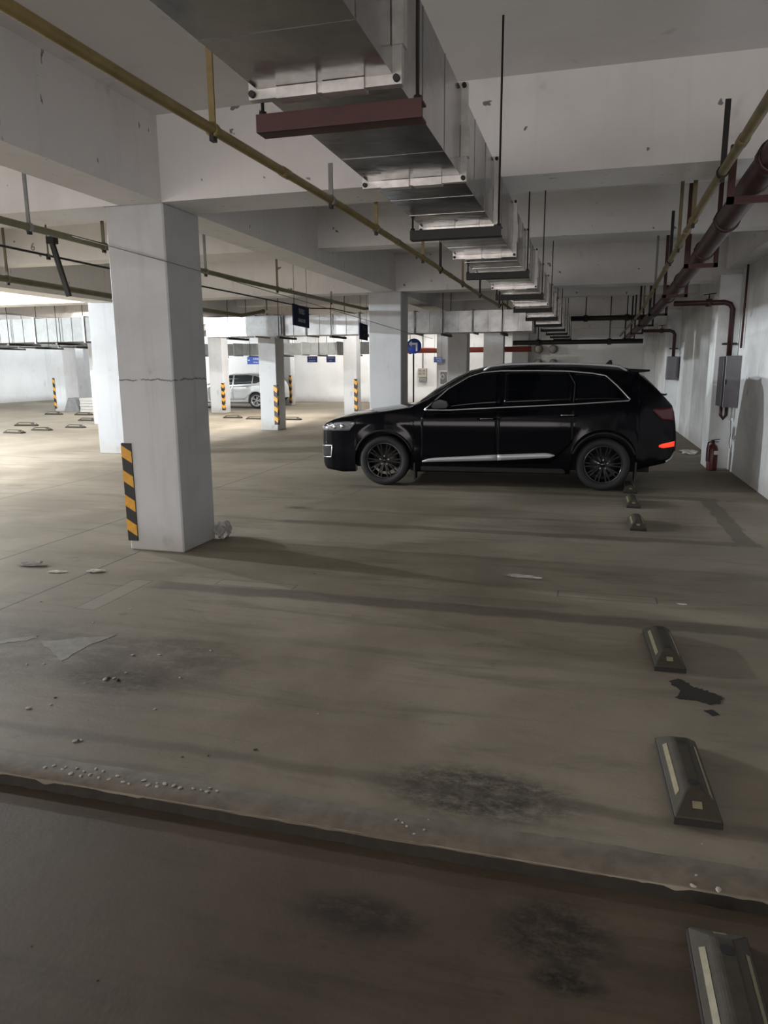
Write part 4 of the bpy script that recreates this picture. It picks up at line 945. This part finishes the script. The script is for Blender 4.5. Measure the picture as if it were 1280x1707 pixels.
# pebbles and plaster crumbs that can be made out one by one
rnd = random.Random(11)
CR = []
base = [(75,1282),(104,1285),(118,1292),(135,1296),(150,1294),(165,1299),(172,1288),(182,1302),(196,1296),(205,1306),(215,1309),(160,1284),(128,1283),(240,1303),(247,1311),(262,1308),(275,1309),(290,1312),(262,1314),(300,1316),(322,1317),(335,1319),(345,1322),(350,1316),(362,1321),(110,1281),(140,1288),(90,1279)]
for i, (px, py) in enumerate(base):
    x, y = gpx(px, py); s = rnd.uniform(.009, .018)
    CR.append((x, y, s*1.4, s, .005, 'plaster'))
for (px, py) in ((660,1369),(671,1374),(678,1380),(707,1386),(690,1393)):
    x, y = gpx(px, py); CR.append((x, y, .012, .010, .004, 'plaster'))
G1 = len(CR)
for (px, py, s) in ((68,1003,.02),(217,1016,.022),(155,1038,.02),(164,1069,.014),(180,1064,.015),(221,1092,.026),(265,1092,.024),(351,1085,.02),(210,1122,.018),(175,1133,.03),(190,1131,.02),(142,1139,.014),(300,1130,.02),(73,1107,.018),(45,1108,.016),(47,1181,.028),(85,1175,.016),(258,1182,.018),(125,1236,.026),(135,1234,.02),(1190,1352,.006),(1170,1407,.008),(1155,1480,.022),(1160,1462,.012),(1197,1487,.028),(714,1369,.008),(530,1190,.012)):
    x, y = gpx(px, py); CR.append((x, y, s, s*.7, s*.35, 'plaster'))
for (px, py, s) in ((427,957,.012),(524,957,.02),(425,1250,.02),(304,1262,.013),(347,1260,.014),(92,1163,.018),(160,1612,.008),(50,1556,.008),(1220,962,.012),(196,1134,.03),(130,1235,.025),(180,1130,.03)):
    x, y = gpx(px, py); CR.append((x, y, s, s*.6, s*.3, 'darkcrumb'))
protos = {}
for i, (x, y, a, b, c_, mt) in enumerate(CR):
    key = (mt, i % 4)
    if key not in protos:
        r2 = random.Random(i); mb = MB(); rows = []
        for q in range(4):
            th = math.pi*(q+.0)/3
            rows.append([((.15+math.sin(th))*(1+r2.uniform(-.25, .25))*math.cos(2*math.pi*j/7), (.15+math.sin(th))*(1+r2.uniform(-.25, .25))*math.sin(2*math.pi*j/7), 1+math.cos(th)) for j in range(7)])
        mb.grid(rows, False, True); mb.f.append(tuple(range(7))); mb.sm.append(False); mb.f.append(tuple(range(21, 28))); mb.sm.append(False)
        me_o = mb.build('tmp', M[mt]); protos[key] = me_o.data; D.objects.remove(me_o)
    o = D.objects.new('plaster_crumb' if mt == 'plaster' else 'dark_crumb', protos[key]); COL.objects.link(o)
    z0 = (.006 if 2.26 < y < 2.41 else 0) if y > 2.26 else -.045
    o.location = (x, y, z0-.0005); o.scale = (a*.45, b*.45, c_*.42); o.rotation_euler = (0, 0, rnd.uniform(0, 3))
    if i < G1: tag(o, 'small flat pale plaster crumb lying along the floor step', 'crumb', 'plaster crumbs along the step')
    elif mt == 'plaster': tag(o, 'pale plaster crumb scattered on the concrete floor', 'crumb', 'scattered pale crumbs')
    else: tag(o, 'dark speck of dirt on the concrete floor', 'crumb', 'scattered dark crumbs')
# stack of white paper beside the left column
q = at_px(131, 677, 24.9)
t = thing('paper_stack', (-18.9, 24.6, 0), 'white tarpaulin and paper stack at the foot of the grey-fronted left column', 'stack')
mb = MB(); mb.prism([(-19.75, 0), (-19.05, 0), (-19.2, .5), (-19.5, .55), (-19.62, .3)], 'y', 24.4, 24.9); part(mb, 'grey_sheet', 'greypaint', t)
for k in range(5):
    mb = MB(); mb.box(-19.0+.02*(k % 2), -18.25+.03*(k % 3), 24.4, 24.9, k*.11, k*.11+.10); part(mb, 'bundle', 'paper', t)

for o in D.objects:
    if '_o' in o: del o['_o']
